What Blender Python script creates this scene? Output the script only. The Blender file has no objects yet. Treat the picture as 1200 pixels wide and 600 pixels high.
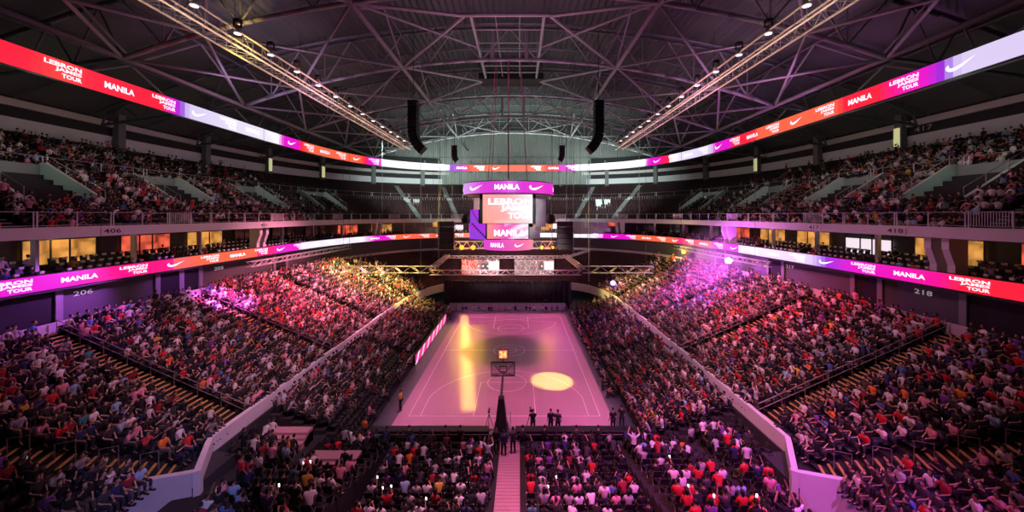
import bpy, math, random
import numpy as np
from mathutils import Vector, Matrix, Quaternion
random.seed(7); rng = np.random.default_rng(7)
PI = math.pi
S = bpy.context.scene
COL = S.collection

# ------------------------------------------------------------------ camera, world, lights, exposure
F = 429.0; CX, CY, CZ = 1.16, -42.7, 15.8          # focal length in pixels of the 1200 wide frame; eye point (court centre = origin)
cam_d = bpy.data.cameras.new('camera'); cam = bpy.data.objects.new('camera', cam_d); COL.objects.link(cam)
cam.location = (CX, CY, CZ); cam.rotation_euler = (PI/2, 0, 0)
cam_d.sensor_width = 36; cam_d.lens = F/1200*36
cam_d.shift_x = -8.5/1200; cam_d.shift_y = -48/1200
cam_d.clip_end = 400; S.camera = cam
S.view_settings.view_transform = 'Standard'; S.view_settings.look = 'None'
S.view_settings.exposure = 0.0; S.view_settings.gamma = 1.0; S.view_settings.use_curve_mapping = False
try:
    S.cycles.use_denoising = True
    S.cycles.max_bounces = 5; S.cycles.diffuse_bounces = 2; S.cycles.glossy_bounces = 2
    S.cycles.sample_clamp_indirect = 3.0; S.cycles.sample_clamp_direct = 20
except Exception: pass
w = bpy.data.worlds.new('world'); S.world = w; w.use_nodes = True
w.node_tree.nodes['Background'].inputs[0].default_value = (0.55, 0.62, 0.66, 1)
w.node_tree.nodes['Background'].inputs[1].default_value = 0.02

def area(name, loc, size, color, watts, target=None, spread=180, sy=None):
    d = bpy.data.lights.new(name, 'AREA'); d.shape = 'RECTANGLE'; d.size = size; d.size_y = sy or size
    d.color = color; d.energy = watts; d.spread = math.radians(spread)
    o = bpy.data.objects.new(name, d); COL.objects.link(o); o.location = loc
    if target is not None: o.rotation_euler = (Vector(target)-Vector(loc)).to_track_quat('-Z', 'Y').to_euler()
    return o
def spot(name, loc, target, color, watts, angle, blend=.5, r=.15):
    d = bpy.data.lights.new(name, 'SPOT'); d.color = color; d.energy = watts
    d.spot_size = math.radians(angle); d.spot_blend = blend; d.shadow_soft_size = r
    o = bpy.data.objects.new(name, d); COL.objects.link(o); o.location = loc
    o.rotation_euler = (Vector(target)-Vector(loc)).to_track_quat('-Z', 'Y').to_euler(); return o
def point(name, loc, color, watts, r=.15):
    d = bpy.data.lights.new(name, 'POINT'); d.color = color; d.energy = watts; d.shadow_soft_size = r
    o = bpy.data.objects.new(name, d); COL.objects.link(o); o.location = loc; return o

PINK = (1, .32, .50); ROSE = (1, .27, .42); MAG = (1, .12, .85); VIO = (.6, .12, 1); YEL = (1, .72, .18); GRN = (.80, 1, .92)
# court wash: lamps on the roof grid above the scoreboard, which throws its shadow on the middle of the floor
area('court_wash_light', (0, 0.5, 32), 17, (1, .21, .50), 6000, (0, 0.5, 0), 8, 33)
st_ = area('added_amber_streak', (-5.2, .8, 31), .35, (1, .60, .08), 560, None, 3.0, 28); st_.rotation_euler = (0, 0, math.radians(9.3))  # strip added overhead to lay down the streak the amber lamps reflect
area('scoreboard_top_light', (0, 0, 30), 8, (1, .5, .8), 60, (0, 0, 0), 60)
spot('yellow_follow_light', (14, -14, 29), (4.3, -7.9, 0), (1, .60, .12), 210000, 7.4, .3)
# house wash over the stands
for sgn in (-1, 1):
    area('house_light_near', (sgn*13, -15, 29), 2.5, PINK if sgn < 0 else (1, .30, .56), 240, (sgn*24, -18, 5), 58)
    area('house_light_middle', (sgn*12, 2, 30), 3, ROSE if sgn < 0 else (1, .32, .55), 4000, (sgn*24, 3, 5), 56)
    area('house_light_deck', (sgn*12, -6, 28.5), 4, (1, .38, .58), 340, (sgn*38, -8, 18), 90)
    area('parapet_light', (sgn*6, -26, 24), 2, (1, .45, .75), 520, (sgn*16.4, -14, 3), 60)
area('house_light_end', (0, -22, 28), 4, (1, .32, .56), 620, (0, -26, 0), 46)
for sx in (-20, 20): area('house_light_far', (sx, 26, 28), 10, GRN, 2300, (sx*1.15, 54, 18), 84, 4)
area('house_light_far', (0, 38, 23), 26, GRN, 700, (0, 52, 17), 90, 3)
spot('amber_wash_light', (-6, 20, 26), (-22, 14, 5), YEL, 230000, 36, .9)
spot('amber_rail_light', (-2, -2, 30), (-17, 14, 2), YEL, 90000, 18, .9)
spot('amber_wash_light', (6, 22, 26), (18, 15, 4), YEL, 90000, 32, .9)
spot('violet_wash_light', (-8, -4, 28), (-27.0, -8, 7.2), MAG, 520000, 11, .8)
spot('red_wash_light', (-8, -4, 28), (-24.0, -3, 6), (1, .08, .2), 60000, 34, .9)
spot('violet_wash_light', (16, -34, 26), (11, -25, 1), (.75, .15, 1), 26000, 50, .9)
spot('red_wash_light', (-2, -38, 27), (11, -24, 2), (1, .10, .16), 22000, 44, .9)
spot('violet_wash_light', (8, -10, 30), (25, 4, 6), (.85, .10, 1), 110000, 26, .9)
spot('red_wash_light', (6, -10, 30), (26, -8, 6), (1, .08, .2), 55000, 34, .9)
spot('violet_corner_light', (4, -38, 12), (17.0, -26, 1.5), VIO, 3200, 26, .8)
spot('lilac_corner_light', (-3, -38, 12), (-16.5, -25, 1.5), (.50, .36, 1), 4600, 24, .8)
point('violet_ledge_light', (27.3, 4.6, 9.9), (.72, .08, 1), 3600, .25)
spot('violet_ledge_beam', (27.6, 4.6, 13.2), (22.5, 4, 5.5), (.8, .06, 1), 26000, 74, .9)
point('amber_ledge_light', (27.2, 16.8, 9.8), (1, .75, .2), 1500, .2)
point('violet_floor_light', (16.2, 16.7, 4.8), (.5, .2, 1), 160, .2)
spot('violet_uplight', (-27.2, -15.0, 12.8), (-29.4, -18, 8.8), VIO, 3500, 110, .9)
spot('violet_uplight', (-27.2, -9, 12.8), (-30.4, -9, 9.6), VIO, 1300, 80, .9)
# beams on the roof steel
area('roof_light_middle', (0, -8, 25), 8, (.85, .34, .62), 560, (0, -6, 40), 130)
area('roof_fill_neutral', (0, 8, 25), 14, GRN, 520, (0, 10, 40), 150)  # greenish fill added to cut the purple on the roof deck
area('roof_light_left', (-24, -6, 26), 6, (.62, .42, .85), 380, (-24, 0, 40), 150)
area('roof_light_right', (24, -6, 26), 6, (.80, .35, .85), 380, (24, 0, 40), 150)
area('roof_light_far', (0, 34, 25), 34, GRN, 4600, (0, 40, 40), 150, 10)
for sgn in (-1, 1): area('catwalk_fill_light', (sgn*17.8, 0, 26), .5, (1, .74, .62), 300, None, 60, 54).rotation_euler = (0, math.atan2(-sgn*.60, -.80), 0)  # long unseen fill under each catwalk, added to brighten its rails
spot('amber_beam_light', (-14, -22, 20), (-19.6, -15, 28.4), YEL, 16000, 14, .8)
for sgn in (-1, 1): spot('stage_fill_light', (sgn*3, 1, 11.4), (sgn*4, 27, 8.6), (1, .72, .74), 24000, 44, .8, .3)  # fill spots added under the scoreboard to brighten the stage trusses
spot('scoreboard_fill_light', (4, -34, 29), (0, 0, 15.6), (1, .92, .95), 36000, 14, .6, .4)  # added front fill, brightens the scoreboard panels
point('amber_truss_fill', (-9.2, 27.2, 9.9), (1, .30, .03), 1100, .2); point('amber_truss_fill', (6.6, 27.2, 9.9), (1, .25, .05), 350, .2)  # points added near the amber lamps to tint their truss orange

# ------------------------------------------------------------------ materials
MATS = {}
def mat(name, col, rough=.6, metal=0, emit=None, es=0, noise=0, nscale=8, bump=0, attr=None, objcol=False, alpha=1, spec=.5):
    if name in MATS: return MATS[name]
    m = bpy.data.materials.new(name); m.use_nodes = True; nt = m.node_tree; b = nt.nodes['Principled BSDF']
    b.inputs['Base Color'].default_value = (*col, 1); b.inputs['Roughness'].default_value = rough; b.inputs['Metallic'].default_value = metal
    b.inputs['Specular IOR Level'].default_value = spec
    if emit: b.inputs['Emission Color'].default_value = (*emit, 1); b.inputs['Emission Strength'].default_value = es
    if noise or bump:
        tc = nt.nodes.new('ShaderNodeTexCoord'); n = nt.nodes.new('ShaderNodeTexNoise'); n.inputs['Scale'].default_value = nscale; n.inputs['Detail'].default_value = 5
        nt.links.new(tc.outputs['Object'], n.inputs['Vector'])
        if noise:
            r = nt.nodes.new('ShaderNodeMapRange'); r.inputs['To Min'].default_value = 1-noise; r.inputs['To Max'].default_value = 1+noise
            mx = nt.nodes.new('ShaderNodeVectorMath'); mx.operation = 'SCALE'; mx.inputs[0].default_value = col
            nt.links.new(n.outputs['Fac'], r.inputs['Value']); nt.links.new(r.outputs['Result'], mx.inputs['Scale']); nt.links.new(mx.outputs[0], b.inputs['Base Color'])
        if bump:
            bp = nt.nodes.new('ShaderNodeBump'); bp.inputs['Strength'].default_value = bump; nt.links.new(n.outputs['Fac'], bp.inputs['Height']); nt.links.new(bp.outputs[0], b.inputs['Normal'])
    if attr:
        a = nt.nodes.new('ShaderNodeAttribute'); a.attribute_name = attr
        if es:
            nt.links.new(a.outputs['Color'], b.inputs['Emission Color']); b.inputs['Emission Strength'].default_value = es
            b.inputs['Base Color'].default_value = (.02, .02, .02, 1)
        else: nt.links.new(a.outputs['Color'], b.inputs['Base Color'])
    if objcol:
        a = nt.nodes.new('ShaderNodeObjectInfo'); nt.links.new(a.outputs['Color'], b.inputs['Base Color'])
    if emit and noise:
        vr = nt.nodes.new('ShaderNodeTexVoronoi'); vr.inputs['Scale'].default_value = 1.1; vr.distance = 'CHEBYCHEV'; r2 = nt.nodes.new('ShaderNodeMapRange'); r2.inputs['From Min'].default_value = .15; r2.inputs['From Max'].default_value = .7; r2.inputs['To Min'].default_value = es*1.3; r2.inputs['To Max'].default_value = es*.12
        nt.links.new(tc.outputs['Object'], vr.inputs['Vector']); nt.links.new(vr.outputs['Distance'], r2.inputs['Value']); nt.links.new(r2.outputs[0], b.inputs['Emission Strength'])
    if alpha < 1: b.inputs['Alpha'].default_value = alpha
    MATS[name] = m; return m
concrete = mat('concrete', (.50, .49, .50), .85, noise=.15, nscale=.7)
parapet_m = mat('painted_parapet', (.66, .64, .66), .7, noise=.08, nscale=1)
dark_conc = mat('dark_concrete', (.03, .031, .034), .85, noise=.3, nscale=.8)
tier_m = mat('tier_concrete', (.022, .019, .021), .9, noise=.3, nscale=1.5)
black = mat('black_cloth', (.008, .008, .009), .9)
blackp = mat('black_paint', (.012, .012, .013), .5)
steel = mat('roof_steel', (.36, .34, .36), .45, .2, noise=.15, nscale=2)
dsteel = mat('dark_roof_steel', (.13, .13, .14), .5, .3, noise=.15, nscale=2)
alu = mat('aluminium', (.62, .62, .63), .35, .7, noise=.08, nscale=4)
rail_m = mat('galvanised_rail', (.45, .44, .45), .4, .5)
deck_m = mat('roof_deck', (.085, .09, .09), .6, .2, noise=.25, nscale=.25)
gable_m = mat('gable_cladding', (.36, .39, .37), .7, noise=.12, nscale=.5)
maroon = mat('maroon_plastic', (.035, .005, .009), .5)
seatblk = mat('black_plastic', (.015, .015, .017), .5)
whitep = mat('white_plastic', (.75, .75, .75), .5)
led = mat('led_panel', (.02, .02, .02), .4, attr='Col', es=1.0)
lednb = mat('white_led_lettering', (.5, .5, .5), .4, emit=(1, .93, 1), es=1.15)
warm = mat('warm_lit_room', (.5, .3, .1), .7, emit=(1, .45, .10), es=.6, noise=.2)
warm2 = mat('red_lit_room', (.5, .1, .1), .7, emit=(1, .14, .07), es=.8, noise=.1)
whit2 = mat('white_lit_strip', (.8, .8, .8), .7, emit=(1, .85, .95), es=.9)
glassd = mat('dark_glass', (.03, .035, .04), .1, spec=.6)
yellow = mat('yellow_nosing', (.50, .36, .09), .6)
wood = mat('aisle_boards', (.50, .27, .29), .6, noise=.12, nscale=3)

# ------------------------------------------------------------------ mesh helpers
class MB:
    def __init__(s): s.v = []; s.f = []; s.m = []; s.c = None
    def add(s, vs, fs, mi=0):
        b = len(s.v); s.v += [tuple(p) for p in vs]; s.f += [tuple(i+b for i in f) for f in fs]; s.m += [mi]*len(fs); return s
    def box(s, x0, x1, y0, y1, z0, z1, mi=0, M=None):
        vs = [Vector((x, y, z)) for x in (x0, x1) for y in (y0, y1) for z in (z0, z1)]
        if M: vs = [M @ p for p in vs]
        return s.add(vs, [(0,1,3,2),(4,6,7,5),(0,4,5,1),(2,3,7,6),(0,2,6,4),(1,5,7,3)], mi)
    def bbox(s, x0, x1, y0, y1, z0, z1, b=.02, mi=0, M=None):      # box with chamfered vertical and top edges
        P = [(x0+b,y0),(x1-b,y0),(x1,y0+b),(x1,y1-b),(x1-b,y1),(x0+b,y1),(x0,y1-b),(x0,y0+b)]
        cx, cy = (x0+x1)/2, (y0+y1)/2; kx = (x1-x0-2*b)/(x1-x0); ky = (y1-y0-2*b)/(y1-y0)
        vs = []
        for z, q in ((z0, 0), (z1-b, 0), (z1, 1)):
            for x, y in P: vs.append(Vector((cx+(x-cx)*(kx if q else 1), cy+(y-cy)*(ky if q else 1), z)))
        if M: vs = [M @ p for p in vs]
        fs = [tuple(range(7, -1, -1)), tuple(range(16, 24))]
        for r in (0, 8):
            for i in range(8): j = (i+1) % 8; fs.append((r+i, r+j, r+8+j, r+8+i))
        return s.add(vs, fs, mi)
    def tube(s, a, b, r, n=6, r2=None, mi=0, caps=True):
        a = Vector(a); b = Vector(b); d = b-a
        if d.length < 1e-6: return s
        q = d.to_track_quat('Z', 'Y'); r2 = r if r2 is None else r2
        vs = [a + q @ Vector((r*math.cos(2*PI*i/n), r*math.sin(2*PI*i/n), 0)) for i in range(n)] + [b + q @ Vector((r2*math.cos(2*PI*i/n), r2*math.sin(2*PI*i/n), 0)) for i in range(n)]
        fs = [(i, (i+1) % n, n+(i+1) % n, n+i) for i in range(n)]
        if caps: fs += [tuple(range(n-1, -1, -1)), tuple(range(n, 2*n))]
        return s.add(vs, fs, mi)
    def poly(s, pts, r, n=6, mi=0):
        for a, b in zip(pts, pts[1:]): s.tube(a, b, r, n, mi=mi)
        return s
    def lathe(s, prof, n=12, c=(0,0,0), M=None, mi=0):
        vs = [Vector((c[0]+r*math.cos(2*PI*i/n), c[1]+r*math.sin(2*PI*i/n), c[2]+z)) for r, z in prof for i in range(n)]
        if M: vs = [M @ p for p in vs]
        fs = [(k*n+i, k*n+(i+1) % n, (k+1)*n+(i+1) % n, (k+1)*n+i) for k in range(len(prof)-1) for i in range(n)]
        fs += [tuple(range(n-1, -1, -1)), tuple(range((len(prof)-1)*n, len(prof)*n))]
        return s.add(vs, fs, mi)
    def prism(s, pts, h, M=None, mi=0):        # outline in x,y extruded 0..h along z
        n = len(pts); vs = [Vector((x, y, 0)) for x, y in pts]+[Vector((x, y, h)) for x, y in pts]
        if M: vs = [M @ p for p in vs]
        return s.add(vs, [tuple(range(n-1, -1, -1)), tuple(range(n, 2*n))]+[(i, (i+1) % n, n+(i+1) % n, n+i) for i in range(n)], mi)
    def build(s, name, ms, parent=None, smooth=False, colors=None, loc=None):
        me = bpy.data.meshes.new(name); me.from_pydata(s.v, [], s.f)
        ms = ms if isinstance(ms, (list, tuple)) else [ms]
        for m in ms: me.materials.append(m)
        if len(ms) > 1: me.polygons.foreach_set('material_index', s.m)
        if colors is not None:
            a = me.color_attributes.new('Col', 'FLOAT_COLOR', 'CORNER'); buf = []
            for p, c in zip(me.polygons, colors): buf += [*c, 1]*len(p.vertices)
            a.data.foreach_set('color', buf)
        if smooth: me.polygons.foreach_set('use_smooth', [True]*len(me.polygons))
        me.update()
        o = bpy.data.objects.new(name, me); COL.objects.link(o); o.parent = parent
        if loc: o.location = loc
        return o
def np_mesh(name, V, T, ms, cols=None, mi=None, parent=None):
    me = bpy.data.meshes.new(name); me.vertices.add(len(V)); me.vertices.foreach_set('co', np.ascontiguousarray(V, np.float32).ravel())
    me.loops.add(len(T)*3); me.polygons.add(len(T))
    me.polygons.foreach_set('loop_start', np.arange(0, len(T)*3, 3, dtype=np.int32)); me.loops.foreach_set('vertex_index', np.ascontiguousarray(T, np.int32).ravel())
    for m in (ms if isinstance(ms, (list, tuple)) else [ms]): me.materials.append(m)
    me.update(calc_edges=True)
    if mi is not None: me.polygons.foreach_set('material_index', np.ascontiguousarray(mi, np.int32))
    if cols is not None:
        a = me.color_attributes.new('Col', 'FLOAT_COLOR', 'POINT'); a.data.foreach_set('color', np.ascontiguousarray(np.hstack([cols, np.ones((len(cols), 1))]), np.float32).ravel())
    o = bpy.data.objects.new(name, me); COL.objects.link(o); o.parent = parent; return o
def tag(o, label=None, cat=None, group=None, kind=None):
    if label: o['label'] = label
    if cat: o['category'] = cat
    if group: o['group'] = group
    if kind: o['kind'] = kind
    return o
def thing(name, loc, label, cat, group=None, rz=0, kind=None):
    o = bpy.data.objects.new(name, None); COL.objects.link(o); o.location = loc; o.rotation_euler = (0, 0, rz); o.empty_display_size = .2
    return tag(o, label, cat, group, kind)
def struct(name, mb, m, smooth=False, label=None):
    return tag(mb.build(name, m, smooth=smooth), label, None, None, 'structure')
def kids(o): return list(o.children)
def copy_tree(o, parent=None):
    c = o.copy(); COL.objects.link(c); c.parent = parent
    for k in kids(o): copy_tree(k, c)
    return c
def W(px, py, d):                                   # point of the place seen at pixel (px,py) at distance d ahead of the eye
    return Vector(((px-608.5)/F*d+CX, d+CY, CZ-(py-252)/F*d))
def pix(p): d = p[1]-CY; return (608.5+F*(p[0]-CX)/d, 252-F*(p[2]-CZ)/d, d)
ORD = ['', 'first', 'second', 'third', 'fourth', 'fifth', 'sixth', 'seventh', 'eighth', 'ninth', 'tenth', 'eleventh', 'twelfth', 'thirteenth', 'fourteenth', 'fifteenth', 'sixteenth', 'seventeenth', 'eighteenth', 'nineteenth', 'twentieth']
def od(n):
    if n <= 20: return ORD[n]
    t = {2: 'twenty', 3: 'thirty', 4: 'forty', 5: 'fifty', 6: 'sixty'}[n//10]
    return t+'-'+ORD[n % 10] if n % 10 else t[:-1]+'ieth'

# ------------------------------------------------------------------ bowl curves (left near -> far end -> right near)
YN = -36.0
def half(a, bf, n, nfar=46):
    """right half as points: first the side at fixed Y from YN to 8, then equal arcs to (0,bf)"""
    def x(Y): b = 75.0 if Y < 0 else bf; nn = 3 if Y < 0 else n; return a*(max(0, 1-(abs(Y)/b)**nn))**(1/nn)
    side = [(x(y), y) for y in np.linspace(YN, 8, 41)]
    th0 = math.asin((8/bf)**(n/2)); ths = np.linspace(th0, PI/2, 1500)
    P = np.stack([a*np.cos(ths).clip(0)**(2/n), bf*np.sin(ths)**(2/n)], 1)
    L = np.r_[0, np.cumsum(np.hypot(*np.diff(P, axis=0).T))]; t = np.linspace(0, L[-1], nfar)
    far = np.stack([np.interp(t, L, P[:, 0]), np.interp(t, L, P[:, 1])], 1)
    return np.array(side+[tuple(p) for p in far[1:]])
def curve(a, bf, n=3):
    h = half(a, bf, n); l = h.copy(); l[:, 0] *= -1
    return np.vstack([l, h[::-1][1:]])
class Path:
    def __init__(s, P): s.P = P; s.L = np.r_[0, np.cumsum(np.hypot(*np.diff(P, axis=0).T))]; s.len = s.L[-1]
    def at(s, t):
        x = np.interp(t, s.L, s.P[:, 0]); y = np.interp(t, s.L, s.P[:, 1])
        e = .4; dx = np.interp(t+e, s.L, s.P[:, 0])-np.interp(t-e, s.L, s.P[:, 0]); dy = np.interp(t+e, s.L, s.P[:, 1])-np.interp(t-e, s.L, s.P[:, 1])
        l = math.hypot(dx, dy) or 1; return Vector((x, y, 0)), Vector((dx/l, dy/l, 0)), Vector((dy/l, -dx/l, 0))   # point, along, inward
    def s_at_Y(s, side, Y):
        m = len(s.P)//2; idx = range(0, m) if side < 0 else range(len(s.P)-1, m, -1)
        best = min(idx, key=lambda i: abs(s.P[i, 1]-Y)); return s.L[best]
def loft(curves, closed=False):
    """curves: list of (P Nx2, z) -> verts, quads"""
    n = len(curves[0][0]); v = []; f = []
    for P, z in curves: v += [(float(p[0]), float(p[1]), float(z[i] if hasattr(z, '__len__') else z)) for i, p in enumerate(P)]
    m = len(curves)
    for k in range(m if closed else m-1):
        k2 = (k+1) % m
        for i in range(n-1): f.append((k*n+i, k*n+i+1, k2*n+i+1, k2*n+i))
    return v, f
def band(mb, Pin, Pout, z0, z1, mi=0):
    v, f = loft([(Pin, z0), (Pin, z1), (Pout, z1), (Pout, z0)], closed=True); mb.add(v, f, mi); return mb

A2, B2 = 30.0, 38.0
def U(off, n=3): return curve(A2+off, B2+off, n)

# ------------------------------------------------------------------ floor, court
fl = MB().box(-17, 17, -36, 40, -.3, 0); struct('floor', fl, mat('dark_floor', (.055, .07, .078), .45, noise=.25, nscale=1.2))
def court_material():
    m = bpy.data.materials.new('court_floor'); m.use_nodes = True; nt = m.node_tree; b = nt.nodes['Principled BSDF']
    b.inputs['Roughness'].default_value = .26; b.inputs['Specular IOR Level'].default_value = .8
    tc = nt.nodes.new('ShaderNodeTexCoord'); n = nt.nodes.new('ShaderNodeTexNoise'); n.inputs['Scale'].default_value = .35; n.inputs['Detail'].default_value = 6
    mp = nt.nodes.new('ShaderNodeMapping'); mp.inputs['Scale'].default_value = (3.2, .35, 1)
    nt.links.new(tc.outputs['Object'], mp.inputs[0]); nt.links.new(mp.outputs[0], n.inputs['Vector'])
    br = nt.nodes.new('ShaderNodeTexBrick'); br.inputs['Scale'].default_value = 1; br.inputs['Mortar Size'].default_value = .006; br.inputs['Brick Width'].default_value = 1; br.inputs['Row Height'].default_value = 1; br.offset = 0
    br.inputs['Color1'].default_value = br.inputs['Color2'].default_value = (1, 1, 1, 1); br.inputs['Mortar'].default_value = (.72, .72, .72, 1)
    nt.links.new(tc.outputs['Object'], br.inputs['Vector'])
    r = nt.nodes.new('ShaderNodeMapRange'); r.inputs['To Min'].default_value = .82; r.inputs['To Max'].default_value = 1.12; nt.links.new(n.outputs['Fac'], r.inputs['Value'])
    s1 = nt.nodes.new('ShaderNodeVectorMath'); s1.operation = 'SCALE'; nt.links.new(br.outputs['Color'], s1.inputs[0]); nt.links.new(r.outputs[0], s1.inputs['Scale'])
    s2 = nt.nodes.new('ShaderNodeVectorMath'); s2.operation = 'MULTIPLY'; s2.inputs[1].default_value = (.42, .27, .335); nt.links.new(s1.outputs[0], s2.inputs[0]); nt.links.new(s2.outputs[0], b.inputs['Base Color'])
    return m
court = thing('basketball_court', (0, 0, 0), 'pale pink lit basketball floor in the middle of the arena', 'court')
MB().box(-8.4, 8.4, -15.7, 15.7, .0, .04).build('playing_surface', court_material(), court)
line_m = mat('court_lines', (.88, .82, .86), .4)
def strip(mb, pts, wd=.05, z=.046, closed=False):
    if closed: pts = pts+[pts[0]]
    for (x0, y0), (x1, y1) in zip(pts, pts[1:]):
        d = Vector((x1-x0, y1-y0, 0)); l = d.length; d /= l; nrm = Vector((-d.y, d.x, 0))*wd/2; e = d*wd/2
        a = Vector((x0, y0, z)); b = Vector((x1, y1, z)); mb.add([a-nrm-e, b-nrm+e, b+nrm+e, a+nrm-e], [(0,1,2,3)])
lm = MB(); strip(lm, [(-7.5,-14),(7.5,-14),(7.5,14),(-7.5,14)], closed=True); strip(lm, [(-7.5,0),(7.5,0)])
arc = lambda cx, cy, r, a0, a1, n=40: [(cx+r*math.cos(math.radians(a0+(a1-a0)*i/n)), cy+r*math.sin(math.radians(a0+(a1-a0)*i/n))) for i in range(n+1)]
strip(lm, arc(0, 0, 1.8, 0, 360)); strip(lm, arc(0, 0, .9, 0, 360))
for s_ in (-1, 1):
    yb = s_*12.43; a0, a1 = (12, 168) if s_ < 0 else (192, 348)
    strip(lm, [(6.6, s_*14)]+arc(0, yb, 6.75, a0, a1)+[(-6.6, s_*14)]); strip(lm, [(-2.45, s_*14), (-2.45, s_*8.2), (2.45, s_*8.2), (2.45, s_*14)])
    strip(lm, arc(0, s_*8.2, 1.8, 0, 360))
lm.build('line_markings', line_m, court)
# ------------------------------------------------------------------ lower bowl
def inner_curve():
    h = half(16.4, 27.5, 4); l = h.copy(); l[:, 0] *= -1; P = np.vstack([l, h[::-1][1:]])
    P[:, 0] = np.where(np.abs(P[:, 1]) < 0, P[:, 0], P[:, 0]); side = P[:, 1] < 0; P[side, 0] = np.sign(P[side, 0])*16.4
    return P
IN = inner_curve(); OUTC = U(-.6)
OUTL = OUTC.copy(); k_ = IN[:, 1] < -20
OUTL[k_, 1] = IN[k_, 1]-1.4*(-20-IN[k_, 1])
def LOW(t): return IN*(1-t)+OUTL*t
LR = 18; LZ0, LZ1 = 2.6, 8.2
def lowz(i): return LZ0+(LZ1-LZ0)*i/LR
mb = MB(); cs = []
for i in range(LR):
    cs += [(LOW(.02+.98*i/LR), lowz(i)), (LOW(.02+.98*(i+1)/LR), lowz(i))]
cs.append((LOW(1.0), lowz(LR))); cs.append((LOW(1.16), lowz(LR)))
v, f = loft(cs); mb.add(v, f); struct('floor_lower_tier', mb, tier_m)
# parapet round the lower tier, with its corner bump and cross wall at the near end
def wallpoly(mb, pts, t, z0, z1, mi=0):
    n = len(pts); nr = []
    for i in range(n):
        a = Vector(pts[max(0, i-1)]); b = Vector(pts[min(n-1, i+1)]); d = (b-a).normalized(); nr.append(Vector((-d.y, d.x)))
    Pi = np.array(pts); Po = np.array([(p[0]+m.x*t, p[1]+m.y*t) for p, m in zip(pts, nr)])
    band(mb, Pi, Po, z0, z1, mi)
    for P, k in ((0, 0), (n-1, 1)):
        a, b = Pi[P], Po[P]; mb.add([(a[0], a[1], z0), (b[0], b[1], z0), (b[0], b[1], z1), (a[0], a[1], z1)], [(0,1,2,3)], mi)
for sd, nm in ((-1, 'left'), (1, 'right')):
    P = IN[:len(IN)//2+1] if sd < 0 else IN[::-1][:len(IN)//2+1]
    pts = [(p[0], p[1]) for p in P if p[1] > -21.8]
    mb = MB(); bump = [(sd*17.0, -31.0), (sd*17.3, -25.3), (sd*14.7, -24.5), (sd*16.1, -22.2)]
    t = .28 if sd < 0 else -.28
    wallpoly(mb, bump[:2], t, 0, 3.0); wallpoly(mb, bump[1:3], t, 0, 3.05); wallpoly(mb, bump[2:], t, 0, 3.1); wallpoly(mb, [bump[3]]+pts, t, 1.75, 3.1)
    struct('wall_parapet_'+nm, mb, parapet_m)
    lc = MB(); band(lc, np.array([(sd*16.3, -22), (sd*16.3, 8)]), np.array([(sd*16.9, -22), (sd*16.9, 8)]), 0, 2.2)
    lc.box(min(sd*14.9, sd*17), max(sd*14.9, sd*17), -24.6, -21.8, 0, 2.3); struct('wall_tier_base_'+nm, lc, dark_conc)
# wall at the back of the lower tier
WL = U(.6); mb = MB(); band(mb, WL, U(.9), 8.0, 10.9); struct('wall_lower_back', mb, mat('grey_plaster', (.075, .072, .08), .8, noise=.15, nscale=.6))
mb = MB(); band(mb, U(-.75), U(-.5), 8.1, 8.75); struct('trim_1', mb, concrete)
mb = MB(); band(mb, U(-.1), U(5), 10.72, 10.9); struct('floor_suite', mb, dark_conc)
dn = 0; lw = Path(U(.6))
for sd, Y, w_ in ((-1, -19.6, 3.2), (-1, -9.4, 1.8), (-1, -7.0, 1.6), (-1, 6, 2), (1, -21.0, 3.4), (1, -12.0, 2), (1, -1, 2), (1, 10, 2)):
    dn += 1; q, t, n = lw.at(lw.s_at_Y(sd, Y)); o = thing('door_%d' % dn, (q.x, q.y, 8.2), None, None, None, math.atan2(t.y, t.x), 'structure')
    MB().box(-w_/2, w_/2, -.06, .1, 0, 2.5).build('opening', black, o)  # black slab stands in for the dark of the doorway
    for x in (-w_/2-.45, w_/2): MB().bbox(x, x+.45, -.2, .1, 0, 2.55, .02).build('jamb', mat('jamb_grey', (.2, .19, .21), .8), o)
# retractable stands either side of the floor
RR = 8; RX0, RD, RH = 9.9, .76, .26
for sd, nm in ((-1, 'left'), (1, 'right')):
    st = thing('retractable_stand', (sd*RX0, 0, 0), 'low bank of stepped seating along the %s edge of the court' % nm, 'stand', None)
    for i in range(RR):
        x0, x1 = sd*(i*RD), sd*((i+1)*RD); b = MB().box(min(x0, x1), max(x0, x1), -17.6, 16.5, 0, .25+RH*i); b.build('step', tier_m, st)
# near end stand: centre block and raised corner blocks
AX0, AX1 = -.15, 1.2
def cz(k): return .05+.1*k
def kz(k): return .2+.26*k
def kz2(k): return min(1.9, .9+.14*k)
CR, CD, CY0 = 13, .88, -17.9
es = thing('end_stand', (0, -18, 0), 'seating platform behind the near baseline, rising towards the camera', 'stand')
for k in range(CR):
    y1 = CY0-CD*k; y0 = y1-CD
    for nm, x0, x1, z in (('centre_step', -7.0, 8.2, cz(k)), ('corner_step', -15.8, -7.0, kz(k)), ('corner_step', 8.2, 15.8, kz(k))):
        if nm == 'centre_step':
            for a, b_ in ((x0, AX0), (AX1, x1)): MB().box(a, b_, y0-CY0+CY0+18, y1+18, 0, z).build(nm, tier_m, es)
        else:
            sg = -1 if x0 < 0 else 1
            MB().box(min(sg*7.6, sg*11.85), max(sg*7.6, sg*11.85), y0+18, y1+18, 0, z).build(nm, tier_m, es); MB().box(min(sg*11.85, sg*15.8), max(sg*11.85, sg*(15.8 if k < 6 else 14.2)), y0+18, y1+18, 0, kz2(k)).build(nm, tier_m, es)
ai = thing('centre_aisle', ((AX0+AX1)/2, -18, 0), 'pink lit boarded aisle leading to the basket', 'aisle')
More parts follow.
